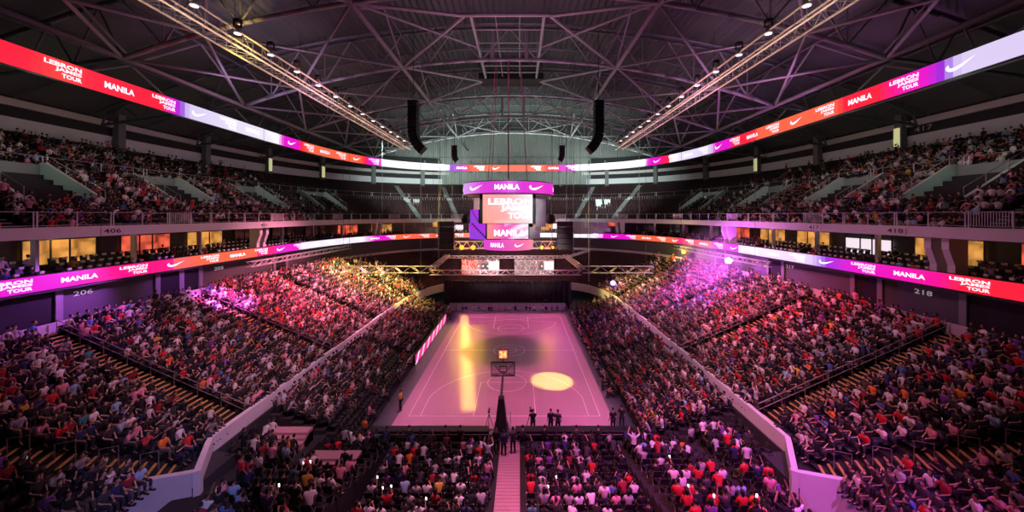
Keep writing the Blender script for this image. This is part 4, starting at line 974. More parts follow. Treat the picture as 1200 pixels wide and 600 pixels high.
# ledge lamps with visible lens
for (loc, cc, em, r, lb) in (((28.2, 4.6, 9.9), 'violet', (.8, .45, 1), .42, 'bright violet lamp on the ledge above the right stand'), ((28.0, 17, 9.8), 'amber', (1, .8, .25), .36, 'yellow lamp on the ledge above the far right stand'), ((16.6, 17.5, 4.6), 'purple', (.45, .1, 1), .42, 'small purple lamp above the far end of the right parapet')):
    o = thing('ledge_lamp', loc, lb, 'stage light'); MB().lathe([(.05, -.5), (.3, -.42), (r+.05, -.32)], 14).build('housing', blackp, o, True)
    MB().lathe([(.05, -r), (r*.7, -r*.7), (r, 0), (r*.7, r*.7), (.05, r)], 14).build('lens', mat(cc+'_lens', (.5, .5, .5), .3, emit=em, es=9), o, True).visible_shadow = True
    MB().tube((0, 0, -.9), (0, 0, -.4), .05).build('stem', blackp, o)

# haze ball added round the violet lamp to give its glow
me_ = MB().lathe([(.3, -5.5), (4, -4), (5.6, 0), (4, 4), (.3, 5.5)], 20); hz = me_.build('glow_haze', None or bpy.data.materials.new('glow_haze'), None, True, loc=(26.5, 4.6, 9.6)); tag(hz, 'thin haze added to give the violet lamp its glow over the right stand', 'haze', None, 'stuff')
m_ = hz.data.materials[0]; m_.use_nodes = True; nt = m_.node_tree; nt.nodes.clear(); out_ = nt.nodes.new('ShaderNodeOutputMaterial'); vs_ = nt.nodes.new('ShaderNodeVolumeScatter'); vs_.inputs['Anisotropy'].default_value = .2
tc = nt.nodes.new('ShaderNodeTexCoord'); gr = nt.nodes.new('ShaderNodeVectorMath'); gr.operation = 'LENGTH'; mr = nt.nodes.new('ShaderNodeMapRange'); mr.inputs['From Min'].default_value = 0; mr.inputs['From Max'].default_value = 5.2; mr.inputs['To Min'].default_value = .035; mr.inputs['To Max'].default_value = 0
nt.links.new(tc.outputs['Object'], gr.inputs[0]); nt.links.new(gr.outputs['Value'], mr.inputs['Value']); nt.links.new(mr.outputs[0], vs_.inputs['Density']); nt.links.new(vs_.outputs[0], out_.inputs['Volume'])

# ------------------------------------------------------------------ people
def joints(pose):
    """joint positions facing +y, and which chains belong to torso / legs; one dict per pose"""
    if pose.startswith('sit'):
        le = {'sit': 0, 'sit_forward': .16, 'sit_phone': .02, 'sit_clap': .05}[pose]
        J = dict(pel=(0, 0, .52), wai=(0, .0+le*.4, .70), che=(0, .02+le, .90), neb=(0, .03+le*1.4, 1.05), nec=(0, .05+le*1.5, 1.12), hd0=(0, .07+le*1.6, 1.18), hd1=(0, .075+le*1.6, 1.26), hd2=(0, .06+le*1.6, 1.335))
        for s in (-1, 1):
            J['hip%d' % s] = (s*.10, .06, .51); J['kne%d' % s] = (s*.13, .46, .53); J['ank%d' % s] = (s*.13, .44, .10); J['toe%d' % s] = (s*.15, .62, .045)
            J['sho%d' % s] = (s*.175, .02+le*1.2, .99); J['elb%d' % s] = (s*.24, .08+le, .74); J['wri%d' % s] = (s*.13, .30+le*.6, .65)
            if pose == 'sit_phone' and s == 1: J['elb1'] = (.25, .22, .92); J['wri1'] = (.16, .34, 1.14)
            if pose == 'sit_clap': J['elb%d' % s] = (s*.25, .2, .80); J['wri%d' % s] = (s*.06, .38, .98)
    else:
        J = dict(pel=(0, 0, .94), wai=(0, 0, 1.10), che=(0, .01, 1.28), neb=(0, .01, 1.43), nec=(0, .02, 1.50), hd0=(0, .035, 1.56), hd1=(0, .04, 1.64), hd2=(0, .03, 1.715))
        for s in (-1, 1):
            J['hip%d' % s] = (s*.095, 0, .91); J['kne%d' % s] = (s*.11, .03, .50); J['ank%d' % s] = (s*.12, -.02, .09); J['toe%d' % s] = (s*.15, .15, .04)
            J['sho%d' % s] = (s*.185, .01, 1.38); J['elb%d' % s] = (s*.25, -.02, 1.10); J['wri%d' % s] = (s*.25, .10, .88)
            if pose == 'stand_camera': J['elb%d' % s] = (s*.25, .18, 1.16); J['wri%d' % s] = (s*.10, .36, 1.34)
            if pose == 'stand_arms': J['elb%d' % s] = (s*.34, .06, 1.50); J['wri%d' % s] = (s*.26, .10, 1.76)
    return {k: Vector(v) for k, v in J.items()}
RAD = dict(pel=(.135, .105), wai=(.12, .09), che=(.145, .10), neb=(.07, .06), nec=(.052, .052), hd0=(.068, .075), hd1=(.077, .095), hd2=(.055, .07), hip=(.085, .085), kne=(.058, .058), ank=(.040, .042), toe=(.036, .03), sho=(.055, .055), elb=(.040, .040), wri=(.027, .024))
def skin_mesh(name, J, keys, edges, grow=0, extra=None, sub=1, m=None):
    idx = {k: i for i, k in enumerate(keys)}; V = [J[k] for k in keys]; E = [(idx[a], idx[b]) for a, b in edges]; R = []
    for k in keys:
        r = RAD.get(k) or RAD[k.rstrip('-1').rstrip('-')] if k not in ('',) else None; R.append((r[0]+grow, r[1]+grow))
    if extra:
        for (p, r, par) in extra: V.append(p); R.append((r, r)); E.append((par if isinstance(par, int) else idx[par], len(V)-1))
    me = bpy.data.meshes.new(name); me.from_pydata(V, E, []); o = bpy.data.objects.new(name, me); COL.objects.link(o)
    o.modifiers.new('s', 'SKIN'); sd = o.modifiers.new('u', 'SUBSURF'); sd.levels = sub; sd.render_levels = sub
    for i, r in enumerate(R): me.skin_vertices[0].data[i].radius = r; me.skin_vertices[0].data[i].use_root = (i == 0)
    dg = bpy.context.evaluated_depsgraph_get(); dg.update(); out = bpy.data.meshes.new_from_object(o.evaluated_get(dg)); out.name = name
    bpy.data.objects.remove(o); bpy.data.meshes.remove(me); out.materials.clear(); out.materials.append(m); out.polygons.foreach_set('use_smooth', [True]*len(out.polygons)); return out
skin_m = mat('skin', (.5, .3, .2), .55, objcol=True); cloth_m = mat('shirt_cloth', (.5, .5, .5), .85, objcol=True); trou_m = mat('trouser_cloth', (.03, .03, .04), .9, objcol=True); hair_m = mat('hair', (.012, .010, .010), .6)
SPINE = ['pel', 'wai', 'che', 'neb', 'nec', 'hd0', 'hd1', 'hd2']
def person_meshes(pose):
    J = joints(pose); keys = SPINE+[k+str(s) for s in (-1, 1) for k in ('hip', 'kne', 'ank', 'toe', 'sho', 'elb', 'wri')]
    ed = list(zip(SPINE, SPINE[1:]))
    for s in (-1, 1): ed += [('pel', 'hip%d' % s), ('hip%d' % s, 'kne%d' % s), ('kne%d' % s, 'ank%d' % s), ('ank%d' % s, 'toe%d' % s), ('che', 'sho%d' % s), ('sho%d' % s, 'elb%d' % s), ('elb%d' % s, 'wri%d' % s)]
    ex = []; base = len(keys)
    for s in (-1, 1):
        wv = J['wri%d' % s]; d = (wv-J['elb%d' % s]).normalized(); side = d.cross(Vector((0, 0, 1))); side = side.normalized() if side.length > .1 else Vector((1, 0, 0)); nn = side.cross(d).normalized()
        palm = wv+d*.06; ip = base+len(ex); ex.append((palm, .030, 'wri%d' % s))
        for q, (o_, l) in enumerate(((-.026, .062), (-.009, .074), (.009, .070), (.025, .056))):
            a = palm+d*.03+side*o_; i1 = base+len(ex); ex.append((a, .011, ip)); ex.append((a+d*l*.5-nn*.008, .0095, i1)); ex.append((a+d*l*.85-nn*.03, .008, i1+1))
        a = wv+d*.035+side*(-.034*s); i1 = base+len(ex); ex.append((a, .011, ip)); ex.append((a+d*.035+side*(-.02*s)-nn*.01, .009, i1))
    body = skin_mesh('body_'+pose, J, keys, ed, 0, ex, 1, skin_m)
    # face: brow, nose, chin, eyes and ears pulled out of the head surface
    hc = J['hd1']
    for v in body.vertices:
        d = v.co-hc
        if d.length < .14 and d.z > -.10:
            if abs(d.x) < .022 and d.y > .04 and -.05 < d.z < .0: v.co.y += .022
            elif .015 < abs(d.x) < .05 and d.y > .05 and .0 < d.z < .03: v.co.y -= .010
            elif abs(d.x) < .03 and d.y > .03 and -.1 < d.z < -.075: v.co.y += .008
            elif abs(d.x) > .058 and abs(d.y) < .03 and abs(d.z) < .035: v.co.x *= 1.14
    J2 = dict(J); 
    for s in (-1, 1): J2['elb%d' % s] = J['sho%d' % s].lerp(J['elb%d' % s], .8)
    J2['pel'] = J['pel']+Vector((0, 0, -.02 if pose.startswith('stand') else 0)); J2['neb'] = J['neb']-Vector((0, 0, .02))
    shirt = skin_mesh('shirt_'+pose, J2, ['pel', 'wai', 'che', 'neb']+[k+str(s) for s in (-1, 1) for k in ('sho', 'elb')], [('pel', 'wai'), ('wai', 'che'), ('che', 'neb')]+[(a+str(s) if a != 'che' else a, b+str(s)) for s in (-1, 1) for a, b in (('che', 'sho'), ('sho', 'elb'))], .034, None, 1, cloth_m)
    J3 = dict(J)
    for s in (-1, 1): J3['ank%d' % s] = J['kne%d' % s].lerp(J['ank%d' % s], .85)
    tr = skin_mesh('trousers_'+pose, J3, ['pel']+[k+str(s) for s in (-1, 1) for k in ('hip', 'kne', 'ank')], [('pel', 'hip-1'), ('pel', 'hip1')]+[(a+str(s), b+str(s)) for s in (-1, 1) for a, b in (('hip', 'kne'), ('kne', 'ank'))], .018, None, 1, trou_m)
    hairs = []
    for long_ in (0, 1):
        V = []; Fc = []; n = 14; rows = 7
        for r in range(rows+1):
            ph = r/rows
            for i in range(n):
                a = 2*PI*i/n; back = .5-.5*math.sin(a)      # 1 at the back
                el = PI/2-ph*(PI/2*(.55+.75*back)); rx, ry, rz = .088, .108, .112
                zz = rz*math.sin(el); 
                x, y = rx*math.cos(el)*math.cos(a), ry*math.cos(el)*math.sin(a)
                if long_ and ph > .7 and back > .35: zz -= (ph-.7)/.3*.13*back; x *= 1.05; y = y*.9-.02
                V.append((x+hc.x, y+hc.y-.012, zz+hc.z+.012))
        for r in range(rows):
            for i in range(n): j = (i+1) % n; Fc.append((r*n+i, (r+1)*n+i, (r+1)*n+j, r*n+j))
        me = bpy.data.meshes.new('hair_'+pose); me.from_pydata(V, [], Fc); me.materials.append(hair_m); me.polygons.foreach_set('use_smooth', [True]*len(Fc)); me.update(); hairs.append(me)
    shoes = []
    for s in (-1, 1):
        a, t_ = J['ank%d' % s], J['toe%d' % s]; ang = math.atan2(-(t_.x-a.x), t_.y-a.y); b = MB(); z0 = t_.z-.045
        M = Matrix.Translation((a.x, a.y, z0)) @ Matrix.Rotation(ang, 4, 'Z'); b.bbox(-.048, .048, -.07, .26, 0, .075, .025, M=M); b.bbox(-.046, .046, -.065, .09, .06, .125, .02, M=M)
        o = b.build('shoe', blackp); shoes.append(o.data); bpy.data.objects.remove(o)
    return body, shirt, tr, hairs, J, shoes
POSES = ['sit', 'sit_forward', 'sit_phone', 'sit_clap', 'stand', 'stand_camera', 'stand_arms']
PM = {p: person_meshes(p) for p in POSES}
PROTO = {}
for p in POSES:
    for lh in (0, 1):
        b_, s_, t_, h_, J, sh_ = PM[p]; PROTO[p, lh] = (b_, [('shirt', s_), ('trousers', t_), ('hair', h_[lh]), ('shoe', sh_[0]), ('shoe', sh_[1])])
def add_person(loc, rz, pose, lh, shirt, trous, skin, label, group=None, sc_=1):
    b_, parts = PROTO[pose, lh]; o = bpy.data.objects.new('person', b_); COL.objects.link(o); o.location = loc; o.rotation_euler = (0, 0, rz); o.scale = (sc_,)*3; o.color = (*skin, 1)
    tag(o, label, 'person', group)
    for nm, me in parts:
        c = bpy.data.objects.new(nm, me); COL.objects.link(c); c.parent = o; c.color = (*(shirt if nm == 'shirt' else trous), 1)
    return o
# plain low figure used for the mass of the crowd
def simple_person(pose, lod):
    V = []; T = []; SL = []
    def add(vs, fs, sl):
        b = len(V); V.extend([tuple(v) for v in vs]); SL.extend([sl]*len(vs))
        for f in fs:
            for k in range(1, len(f)-1): T.append((f[0]+b, f[k]+b, f[k+1]+b))
    def tube(a, b, r0, r1, sl, n=5, flat=1):
        a, b = Vector(a), Vector(b); q = (b-a).to_track_quat('Z', 'Y'); vs = [a+q @ Vector((r0*math.cos(2*PI*i/n), r0*flat*math.sin(2*PI*i/n), 0)) for i in range(n)]+[b+q @ Vector((r1*math.cos(2*PI*i/n), r1*flat*math.sin(2*PI*i/n), 0)) for i in range(n)]
        add(vs, [(i, (i+1) % n, n+(i+1) % n, n+i) for i in range(n)]+[tuple(range(n, 2*n))], sl)
    J = joints(pose); le = J['che']-J['wai']
    n = 6 if lod else 8; prof = [(J['pel'], .17, .12), (J['wai'], .145, .10), (J['che'], .17, .115), ((J['sho1']+J['sho-1'])/2+Vector((0, 0, .0)), .215, .095), (J['neb']+Vector((0, 0, .0)), .11, .07), (J['neb'].lerp(J['nec'], .5), .052, .052)]; vs = []
    for c, rx, ry in prof: vs += [(c.x+rx*math.cos(2*PI*i/n), c.y+ry*math.sin(2*PI*i/n), c.z) for i in range(n)]
    add(vs, [(k*n+i, k*n+(i+1) % n, (k+1)*n+(i+1) % n, (k+1)*n+i) for k in range(len(prof)-1) for i in range(n)], 1)
    hc = J['hd1']; rings = 3 if lod else 5; hn = 6 if lod else 8; 
    for sl, (e0, e1), gr in ((0, (-1.45, .75), 1), (3, (-.12, 1.5), 1.07)):
        vs = []
        for r in range(rings+1):
            el = e0+(e1-e0)*r/rings
            for i in range(hn):
                a = 2*PI*i/hn; y = .105*gr*math.cos(el)*math.sin(a); x = .083*gr*math.cos(el)*math.cos(a); z = .125*gr*math.sin(el)
                if sl == 3: y -= .022; z += .012; z += .05*max(0, math.sin(a))*(el < .3)
                vs.append((hc.x+x, hc.y+y, hc.z+z))
        add(vs, [(k*hn+i, k*hn+(i+1) % hn, (k+1)*hn+(i+1) % hn, (k+1)*hn+i) for k in range(rings) for i in range(hn)]+[tuple(range(rings*hn, rings*hn+hn))], sl)
    for s in (-1, 1):
        m_ = 4 if lod else 5
        tube(J['sho%d' % s], J['elb%d' % s], .062, .048, 1, m_); tube(J['elb%d' % s], J['wri%d' % s]+(J['wri%d' % s]-J['elb%d' % s]).normalized()*.12, .04, .03, 0, m_)
        tube(J['hip%d' % s], J['kne%d' % s], .09, .065, 2, m_)
        if not lod or pose.startswith('stand'): tube(J['kne%d' % s], J['ank%d' % s], .06, .045, 2, m_); tube(J['ank%d' % s], J['toe%d' % s], .045, .035, 3, m_)
    return np.array(V, np.float32), np.array(T, np.int32), np.array(SL)
CPOS = ['sit', 'sit_forward', 'sit_phone', 'sit_clap', 'stand', 'stand_arms']
SIMP = {(p, l): simple_person(p, l) for p in CPOS for l in (0, 1)}
SHIRTS = [('black', (.010, .010, .012), 40), ('charcoal', (.045, .045, .05), 12), ('white', (.80, .78, .78), 18), ('light grey', (.40, .40, .41), 7), ('red', (.60, .02, .03), 6), ('crimson', (.30, .015, .03), 5), ('pink', (.75, .30, .40), 6), ('navy', (.02, .03, .10), 6), ('blue', (.08, .16, .42), 2), ('light blue', (.30, .50, .70), 1.6), ('orange', (.80, .20, .03), 1.2), ('yellow', (.70, .45, .06), .8), ('teal', (.04, .22, .22), .8), ('purple', (.20, .06, .34), 2)]
SW = np.array([s[2] for s in SHIRTS], float); SW /= SW.sum()
TROU = [(.010, .010, .012), (.012, .018, .04), (.03, .03, .03), (.10, .08, .06), (.02, .026, .055)]
SKIN = [(.42, .24, .15), (.50, .30, .20), (.33, .18, .11), (.58, .38, .27)]
people = []    # x,y,z,rot,where(dict)
def seat_person(x, y, z, rot, info, occ=.9, stand=.05):
    if rng.random() > occ: return
    if not inframe(x, y, z+1, 40): return
    pose = rng.choice(['sit', 'sit_forward', 'sit_phone', 'sit_clap', 'stand', 'stand_arms'], p=[(1-stand)*.5, (1-stand)*.25, (1-stand)*.1, (1-stand)*.15, stand*.8, stand*.2])
    people.append((x+rng.normal(0, .03), y+rng.normal(0, .03), z, rot+rng.normal(0, .18), str(pose), info))
seats = []     # x,y,z,rot,kind,info
def facing(n): return math.atan2(-n[0], n[1])         # turn +y to direction n
# lower tiers, both sides and the far end
aisle_i = [(sd, Y) for sd, Y in low_aisles]
for r in range(LR):
    P = LOW(.02+.98*(r+.45)/LR); path = Path(P); N = int(path.len/.50)
    Pi, Po = IN, OUTL
    for j in range(N):
        s_ = (j+.5)*path.len/N; p, t, n = path.at(s_)
        # aisle test against the true aisle lines
        bad = False
        for sd, Y in low_aisles:
            i = idx_of(sd, Y)
            a = P[i]
            if (p.x-a[0])**2+(p.y-a[1])**2 < .80**2: bad = True; break
        if bad: continue
        rot = facing((n.x, n.y)); z = lowz(r)
        far = p.y > 24 or (p.y > 20 and abs(p.x) < 20)
        if p.y < 40: seats.append((p.x, p.y, z, rot, 'm' if far else 'k', None))
        occ = .93 if p.y < 18 else .93-(p.y-18)*.16
        if -p.x > 0 and p.y < -27.5: occ = .6
        side = 'left' if p.x < 0 else 'right'
        seat_person(p.x, p.y, z, rot, ('low', side, r, s_), max(0, occ), .03)
# retractable stands
for sd in (-1, 1):
    for r in range(RR):
        x = sd*(RX0+RD*(r+.45)); z = .25+RH*r; ys = np.arange(-17.2, 16.2, .56)
        for j, y in enumerate(ys):
            if abs(y+3.3) < .5 or abs(y-6.8) < .5: continue
            seats.append((x, y, z, facing((-sd, 0)), 'k', None))
            occ = .95
            if sd < 0 and r < 3 and y < -3: occ = .25
            if sd < 0 and r == 0: occ = .15
            if y > 8 and sd < 0 and r < 3: occ = .3
            seat_person(x, y, z, facing((-sd, 0)), ('ret', 'left' if sd < 0 else 'right', r, j), occ, .04)
    for j, y in enumerate(np.arange(-11, 14, .6)):
        if sd > 0: seats.append((sd*9.25, y, 0, facing((-sd, 0)), 'k', None)); seat_person(sd*9.25, y, 0, facing((-sd, 0)), ('court', 'right', 0, j), .75, .03)
# near end stand
end_seats = []
for k in range(CR):
    y = CY0-CD*(k+.5)
    for (x0, x1, zf, blk) in ((-6.9, AX0-.25, cz(k), 'cl'), (AX1+.25, 7.5, cz(k), 'cr'), (-15.5, -7.5, kz(k), 'left'), (8.0, 15.6, kz(k), 'right')):
        n_ = int((x1-x0)/.56)
        for j in range(n_):
            x = x0+(j+.5)*(x1-x0)/n_
            if blk == 'left' and y < -22.6 and x < -13.4: continue
            if blk == 'right' and y < -22.6 and x > 13.6: continue
            if blk == 'left' and (abs(x+11.6) < .5): continue
            if blk == 'right' and (abs(x-12.0) < .5): continue
            if blk == 'left' and ((-11.7 < x < -8.1 and -22.6 < y < -20.1) or (-15.2 < x < -12.1 and y > -20.4)): continue
            zf = cz(k) if blk in ('cl', 'cr') else (kz(k) if abs(x) < 11.85 else kz2(k))
            inf = ('end', blk, k, (n_-j) if blk in ('cl', 'left') else j+1)
            if blk in ('cl', 'cr') and k == 0 and abs(x) < 3: continue
            if inframe(x, y, zf+.8, 5): seats.append((x, y, zf, 0, 'f', inf))
            seat_person(x, y, zf, rng.normal(0, .1), inf, .86, .05 if blk in ('cl', 'cr') else .14)
# upper deck
for r in range(UR):
    path = Path(U(upo(r)+.35)); z = upz(r); N = int(path.len/.56); pa = [U(upo(r)+.35)[i] for sd, i in upidx]
    for j in range(N):
        s_ = (j+.5)*path.len/N; p, t, n = path.at(s_)
        if any((p.x-a[0])**2+(p.y-a[1])**2 < .65**2 for a in pa): continue
        inside = False
        for (vx, vy) in vom_s:
            q = Path
            if 5 <= r <= 11 and (p.x-vx)**2+(p.y-vy)**2 < (2.7**2+(upo(r)+.35)**2) and abs((p.y-vy)) < 2.9+abs(vy)*.03*(1 if vy > 5 else 0)*3: inside = True
        if inside: continue
        seats.append((p.x, p.y, z, facing((n.x, n.y)), 'm', None))
        occ = .80 if p.y < 8 else max(0, .80-(p.y-8)*.045)
        if r > 12 and p.y > 5: occ *= .6
        if p.y > 33: occ = 0
        seat_person(p.x, p.y, z, facing((n.x, n.y)), ('up', 'left' if p.x < 0 else 'right', r, s_), occ, .06)
for q in suite_pos:
    if q[8] is not None: seat_person(q[0], q[1], q[2], q[3], ('suite', q[5], q[7], 0), .16 if q[5] == 'left' else .28, .1)

# choose the 300 largest in view
def size_key(p):
    a, b, d = pix((p[0], p[1], p[2]+.9)); vis = 1 if (2 < a < 1198 and b < 603) else 0
    return (vis, 1/d)
people.sort(key=size_key, reverse=True)
special = []
NI = 272
ind = people[:NI]; rest = people[NI:]
def pick_shirt(p):
    i = int(rng.choice(len(SHIRTS), p=SW))
    return i
used_labels = {}
low_n = {}
for p in ind:
    if p[5][0] == 'low': low_n.setdefault((p[5][1], p[5][2]), []).append(p)
lowrank = {}
for k, L in low_n.items():
    L.sort(key=lambda p: p[1]); 
    for i, p in enumerate(L): lowrank[id(p)] = i+1
phones = 0
for p in ind:
    kind, side, r, j = p[5]; si = pick_shirt(p)
    if kind == 'end' and side == 'right' and rng.random() < .3: si = 4
    nm, sh, _ = SHIRTS[si]; lh = int(rng.random() < .35); tr = TROU[rng.integers(len(TROU))]; sk = SKIN[rng.integers(len(SKIN))]
    hair = 'long-haired ' if lh else ''; ps = 'standing' if p[4].startswith('stand') else 'seated'
    if kind == 'end':
        if side in ('cl', 'cr'): wh = 'row %s behind baseline, %s %s of aisle' % (od(r+1), od(j), 'left' if side == 'cl' else 'right')
        else: wh = '%s corner, row %s, %s seat outwards' % (side, od(r+1), od(j))
    elif kind == 'low': wh = '%s stand row %s above parapet, %s along' % (side, od(r+1), od(lowrank[id(p)]))
    elif kind == 'ret': wh = '%s low bank row %s, seat %s' % (side, od(r+1), od(j+1))
    else: wh = '%s %s row %s' % (side, kind, od(r+1))
    lab = '%s%s person in %s top, %s' % (hair, ps, nm, wh)
    grp = {'end': 'spectators behind the near baseline', 'low': 'spectators in the lower stands', 'ret': 'spectators beside the court'}.get(kind, 'spectators')
    add_person((p[0], p[1], p[2]+.001), p[3], p[4], lh, sh, tr, sk, lab, grp, float(rng.uniform(.93, 1.05)))
    if p[4] == 'sit_phone' and phones < 30:
        phones += 1; J = PM['sit_phone'][4]; w_ = J['wri1']+Vector((-.0, .06, .10)); M = Matrix.Rotation(p[3], 4, 'Z'); q = M @ w_
        o = thing('smartphone', (p[0]+q.x, p[1]+q.y, p[2]+q.z), 'lit phone of person in %s top, %s' % (nm, wh), 'phone', 'phones held up in the stands', p[3])
        MB().bbox(-.04, .04, -.005, .005, -.08, .08, .004).build('case', blackp, o); MB().box(-.036, .036, -.0075, -.005, -.074, .074).build('screen', mat('phone_screen', (.8, .8, .9), .3, emit=(.9, .93, 1), es=3.5), o)
# named figures on the floor
C = lambda n: next(s[1] for s in SHIRTS if s[0] == n)
floor_folk = [((2.15, -16.2, 0), 0.1, 'stand_camera', 'black', 'person in black standing behind the camera tripod right of the hoop'),
 ((3.45, -16.15, 0), .2, 'stand', 'black', 'standing person in black, left of a pair watching the court'), ((3.95, -16.25, 0), -.2, 'stand', 'charcoal', 'standing person in grey, right of a pair watching the court'),
 ((8.0, -16.0, 0), .2, 'stand', 'black', 'standing person in black at the right end of the press table'), ((8.75, -15.6, 0), -.3, 'stand', 'black', 'tall person in black beyond the right court corner'),
 ((-.35, -18.6, .1), PI, 'stand', 'black', 'person in black at the aisle head, leftmost, facing the camera'), ((.15, -18.9, .1), 0, 'stand', 'navy', 'person in navy standing in the middle of the aisle head'), ((.75, -18.6, .1), .3, 'stand', 'charcoal', 'person in grey standing at the aisle head, rightmost'),
 ((-9.6, -17.2, 0), -.6, 'stand', 'orange', 'person in an orange top standing at the left court corner'), ((-12.2, -21.6, 1.3), -.7, 'stand', 'orange', 'person in an orange top standing in the left corner steps'),
 ((-12.6, -24.6, 2.2), -.5, 'stand', 'red', 'person in a red top standing low in the left corner'), ((-11.6, -22.7, 1.6), -.4, 'stand', 'light blue', 'person in a light blue top near the left corner steps'),
 ((-8.4, -13.2, 0), PI/2, 'stand', 'yellow', 'person in a yellow top by the left end of the press table'),
 ((10.2, -16.4, 0), PI/2, 'stand', 'orange', 'person in an orange top standing at the foot of the right corner'), ((12.3, -19.0, .5), .5, 'stand', 'light grey', 'person in a grey top standing in the right corner aisle'),
 ((-9.9, -9.0, 0), -PI/2, 'stand', 'black', 'person in black standing on the left apron'), ((-9.3, 12.5, 0), -PI/2, 'stand', 'red', 'person in red standing on the far left apron')]
for loc, rz, ps, cn, lb in floor_folk: add_person(loc, rz, ps, 0, C(cn), TROU[0], SKIN[0], lb, None)
for i, x in enumerate((-3.9, -2.9, 1.4, 2.9, 5.1, 6.6, -6.4)):
    add_person((x, -17.6, -.0), float(rng.normal(0, .2)), 'sit', 0, C('black' if i % 2 else 'charcoal'), TROU[0], SKIN[1], 'seated person in dark clothes at the press table, %s' % ['left of the hoop, outer', 'left of the hoop, inner', 'right of the hoop, nearest it', 'right of the hoop, second', 'right of the hoop, third', 'right of the hoop, farthest', 'at its far left'][i], 'people at the press table')
# mass of the crowd as one mesh
for i in range(22): people_x = -9+18*i/21+rng.normal(0, .25); rest.append((people_x, 16.6+rng.normal(0, .12), -.1, PI+rng.normal(0, .3), 'sit', ('far', '', 0, 0)))
def bake(rest):
    Vs = []; Ts = []; Cs = []; nv = 0; groups = {}
    for p in rest:
        d = p[1]-CY; lod = 1 if d > 34 else 0; groups.setdefault((p[4], lod), []).append(p)
    for key, L in groups.items():
        V, T, SL = SIMP[key]; A = np.array([(q[0], q[1], q[2], q[3]) for q in L], np.float64); m = len(L); sc = rng.uniform(.92, 1.06, m)
        c, s = np.cos(A[:, 3])[:, None], np.sin(A[:, 3])[:, None]; v = V[None]*sc[:, None, None]
        X = v[..., 0]*c-v[..., 1]*s+A[:, 0:1]; Y = v[..., 0]*s+v[..., 1]*c+A[:, 1:2]; Z = v[..., 2]+A[:, 2:3]
        Vs.append(np.stack([X, Y, Z], -1).reshape(-1, 3)); Ts.append((T[None]+(np.arange(m)*len(V))[:, None, None]+nv).reshape(-1, 3)); nv += m*len(V)
        sh = np.array([s_[1] for s_ in SHIRTS])[rng.choice(len(SHIRTS), m, p=SW)]; tr = np.array(TROU)[rng.integers(len(TROU), size=m)]; sk = np.array(SKIN)[rng.integers(len(SKIN), size=m)]; ha = np.tile((.012, .01, .01), (m, 1))
        pal = np.stack([sk, sh, tr, ha], 1)*rng.uniform(.8, 1.15, (m, 1, 1)); Cs.append(pal[:, SL].reshape(-1, 3))
    return np.concatenate(Vs), np.concatenate(Ts), np.concatenate(Cs).clip(0, .9)
V, T, Cc = bake(rest)
cr = np_mesh('crowd', V, T, mat('crowd_clothes', (.5, .5, .5), .8, attr='Col'), Cc); tag(cr, 'dense crowd of spectators filling the stands behind the nearest rows', 'crowd', None, 'stuff')
print('people', len(people), 'tris', len(T), 'seats', len(seats))
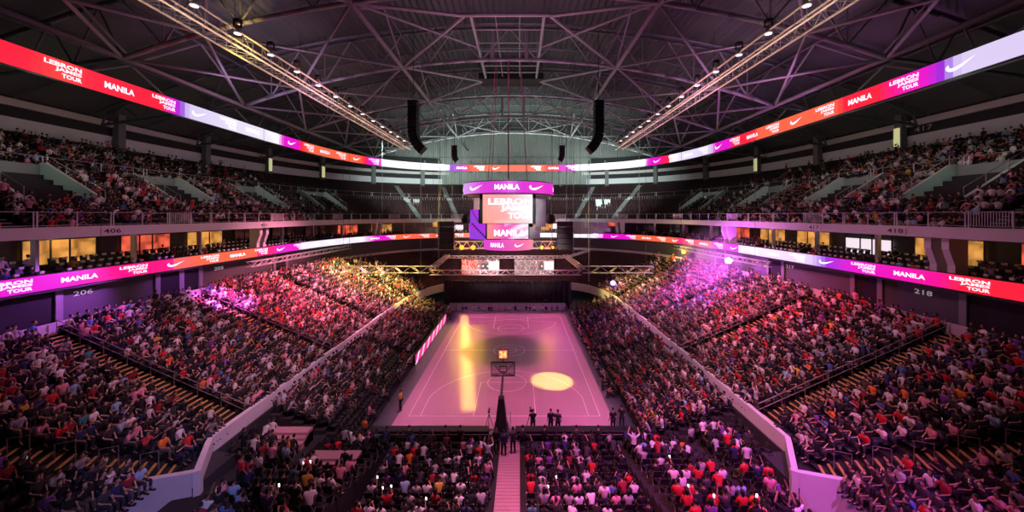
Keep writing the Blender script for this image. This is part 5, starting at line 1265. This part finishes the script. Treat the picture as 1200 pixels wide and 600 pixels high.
# ------------------------------------------------------------------ seats
def folding_proto():
    o = thing('folding_chair', (0, 0, -50), 'x', 'chair')
    MB().bbox(-.21, .21, -.2, .2, .42, .46, .03).build('seat', seatblk, o)
    M = Matrix.Translation((0, -.22, .56)) @ Matrix.Rotation(.15, 4, 'X'); MB().bbox(-.21, .21, -.018, .018, 0, .32, .02, M=M).build('backrest', seatblk, o)
    for s_ in (-1, 1):
        MB().tube((s_*.22, -.27, .88), (s_*.22, .2, 0), .013, 6).build('leg', rail_m, o); MB().tube((s_*.2, -.22, 0), (s_*.2, .1, .43), .013, 6).build('leg', rail_m, o)
    return o
fp = folding_proto(); ff = [True]; fold = [s for s in seats if s[4] == 'f']; fold.sort(key=lambda s: -s[1]+0, reverse=False); fold.sort(key=lambda s: s[1])
cent = fold[:300]; frest = fold[300:]
for s in cent:
    o = fp if ff[0] else copy_tree(fp); ff[0] = False; o.location = s[:3]; _, blk, r, j = s[5]
    wh = ('row %s behind the baseline, %s %s of the aisle' % (od(r+1), od(j), 'left' if blk == 'cl' else 'right')) if blk in ('cl', 'cr') else '%s corner, row %s from court, %s seat outwards' % (blk, od(r+1), od(j))
    tag(o, 'black folding chair, '+wh.replace('corner, row', 'corner row'), 'chair', 'folding chairs behind the near baseline')
def seat_geo(tagged=False):
    m = MB(); m.box(-.22, .22, -.2, .2, .36, .44); M = Matrix.Translation((0, -.22, .36)) @ Matrix.Rotation(.16, 4, 'X'); m.box(-.22, .22, -.03, .03, 0, .46, M=M); m.box(-.03, .03, -.03, .03, 0, .36)
    if tagged: m.box(-.13, .13, -.155, -.11, .66, .82, 1)
    T = []; mi = []
    for f, k in zip(m.f, m.m):
        for a in range(1, len(f)-1): T.append((f[0], f[a], f[a+1])); mi.append(k)
    return np.array([tuple(v) for v in m.v], np.float32), np.array(T, np.int32), np.array(mi)
def bake_seats(name, L, ms, label, tagged=False):
    if not L: return
    V, T, mi = seat_geo(tagged); A = np.array([(q[0], q[1], q[2], q[3]) for q in L]); m = len(L); c, s = np.cos(A[:, 3])[:, None], np.sin(A[:, 3])[:, None]
    X = V[None, :, 0]*c-V[None, :, 1]*s+A[:, 0:1]; Y = V[None, :, 0]*s+V[None, :, 1]*c+A[:, 1:2]; Z = V[None, :, 2]+A[:, 2:3]
    o = np_mesh(name, np.stack([X, Y, Z], -1).reshape(-1, 3), (T[None]+(np.arange(m)*len(V))[:, None, None]).reshape(-1, 3), ms, mi=np.tile(mi, m) if tagged else None); tag(o, label, 'seats', None, 'stuff')
vis = lambda s: inframe(s[0], s[1], s[2]+.6, 60)
bake_seats('stand_seating', [s for s in seats if s[4] == 'm' and vis(s)], maroon, 'maroon fixed seats of the upper deck and far stand')
bake_seats('bowl_seating', [s for s in seats if s[4] == 'k' and vis(s)]+frest, seatblk, 'dark fixed seats under the crowd beside the court')
bake_seats('suite_seating', suite_rest, [seatblk, whitep], 'dark white-tagged seats of the far suite bays', True)
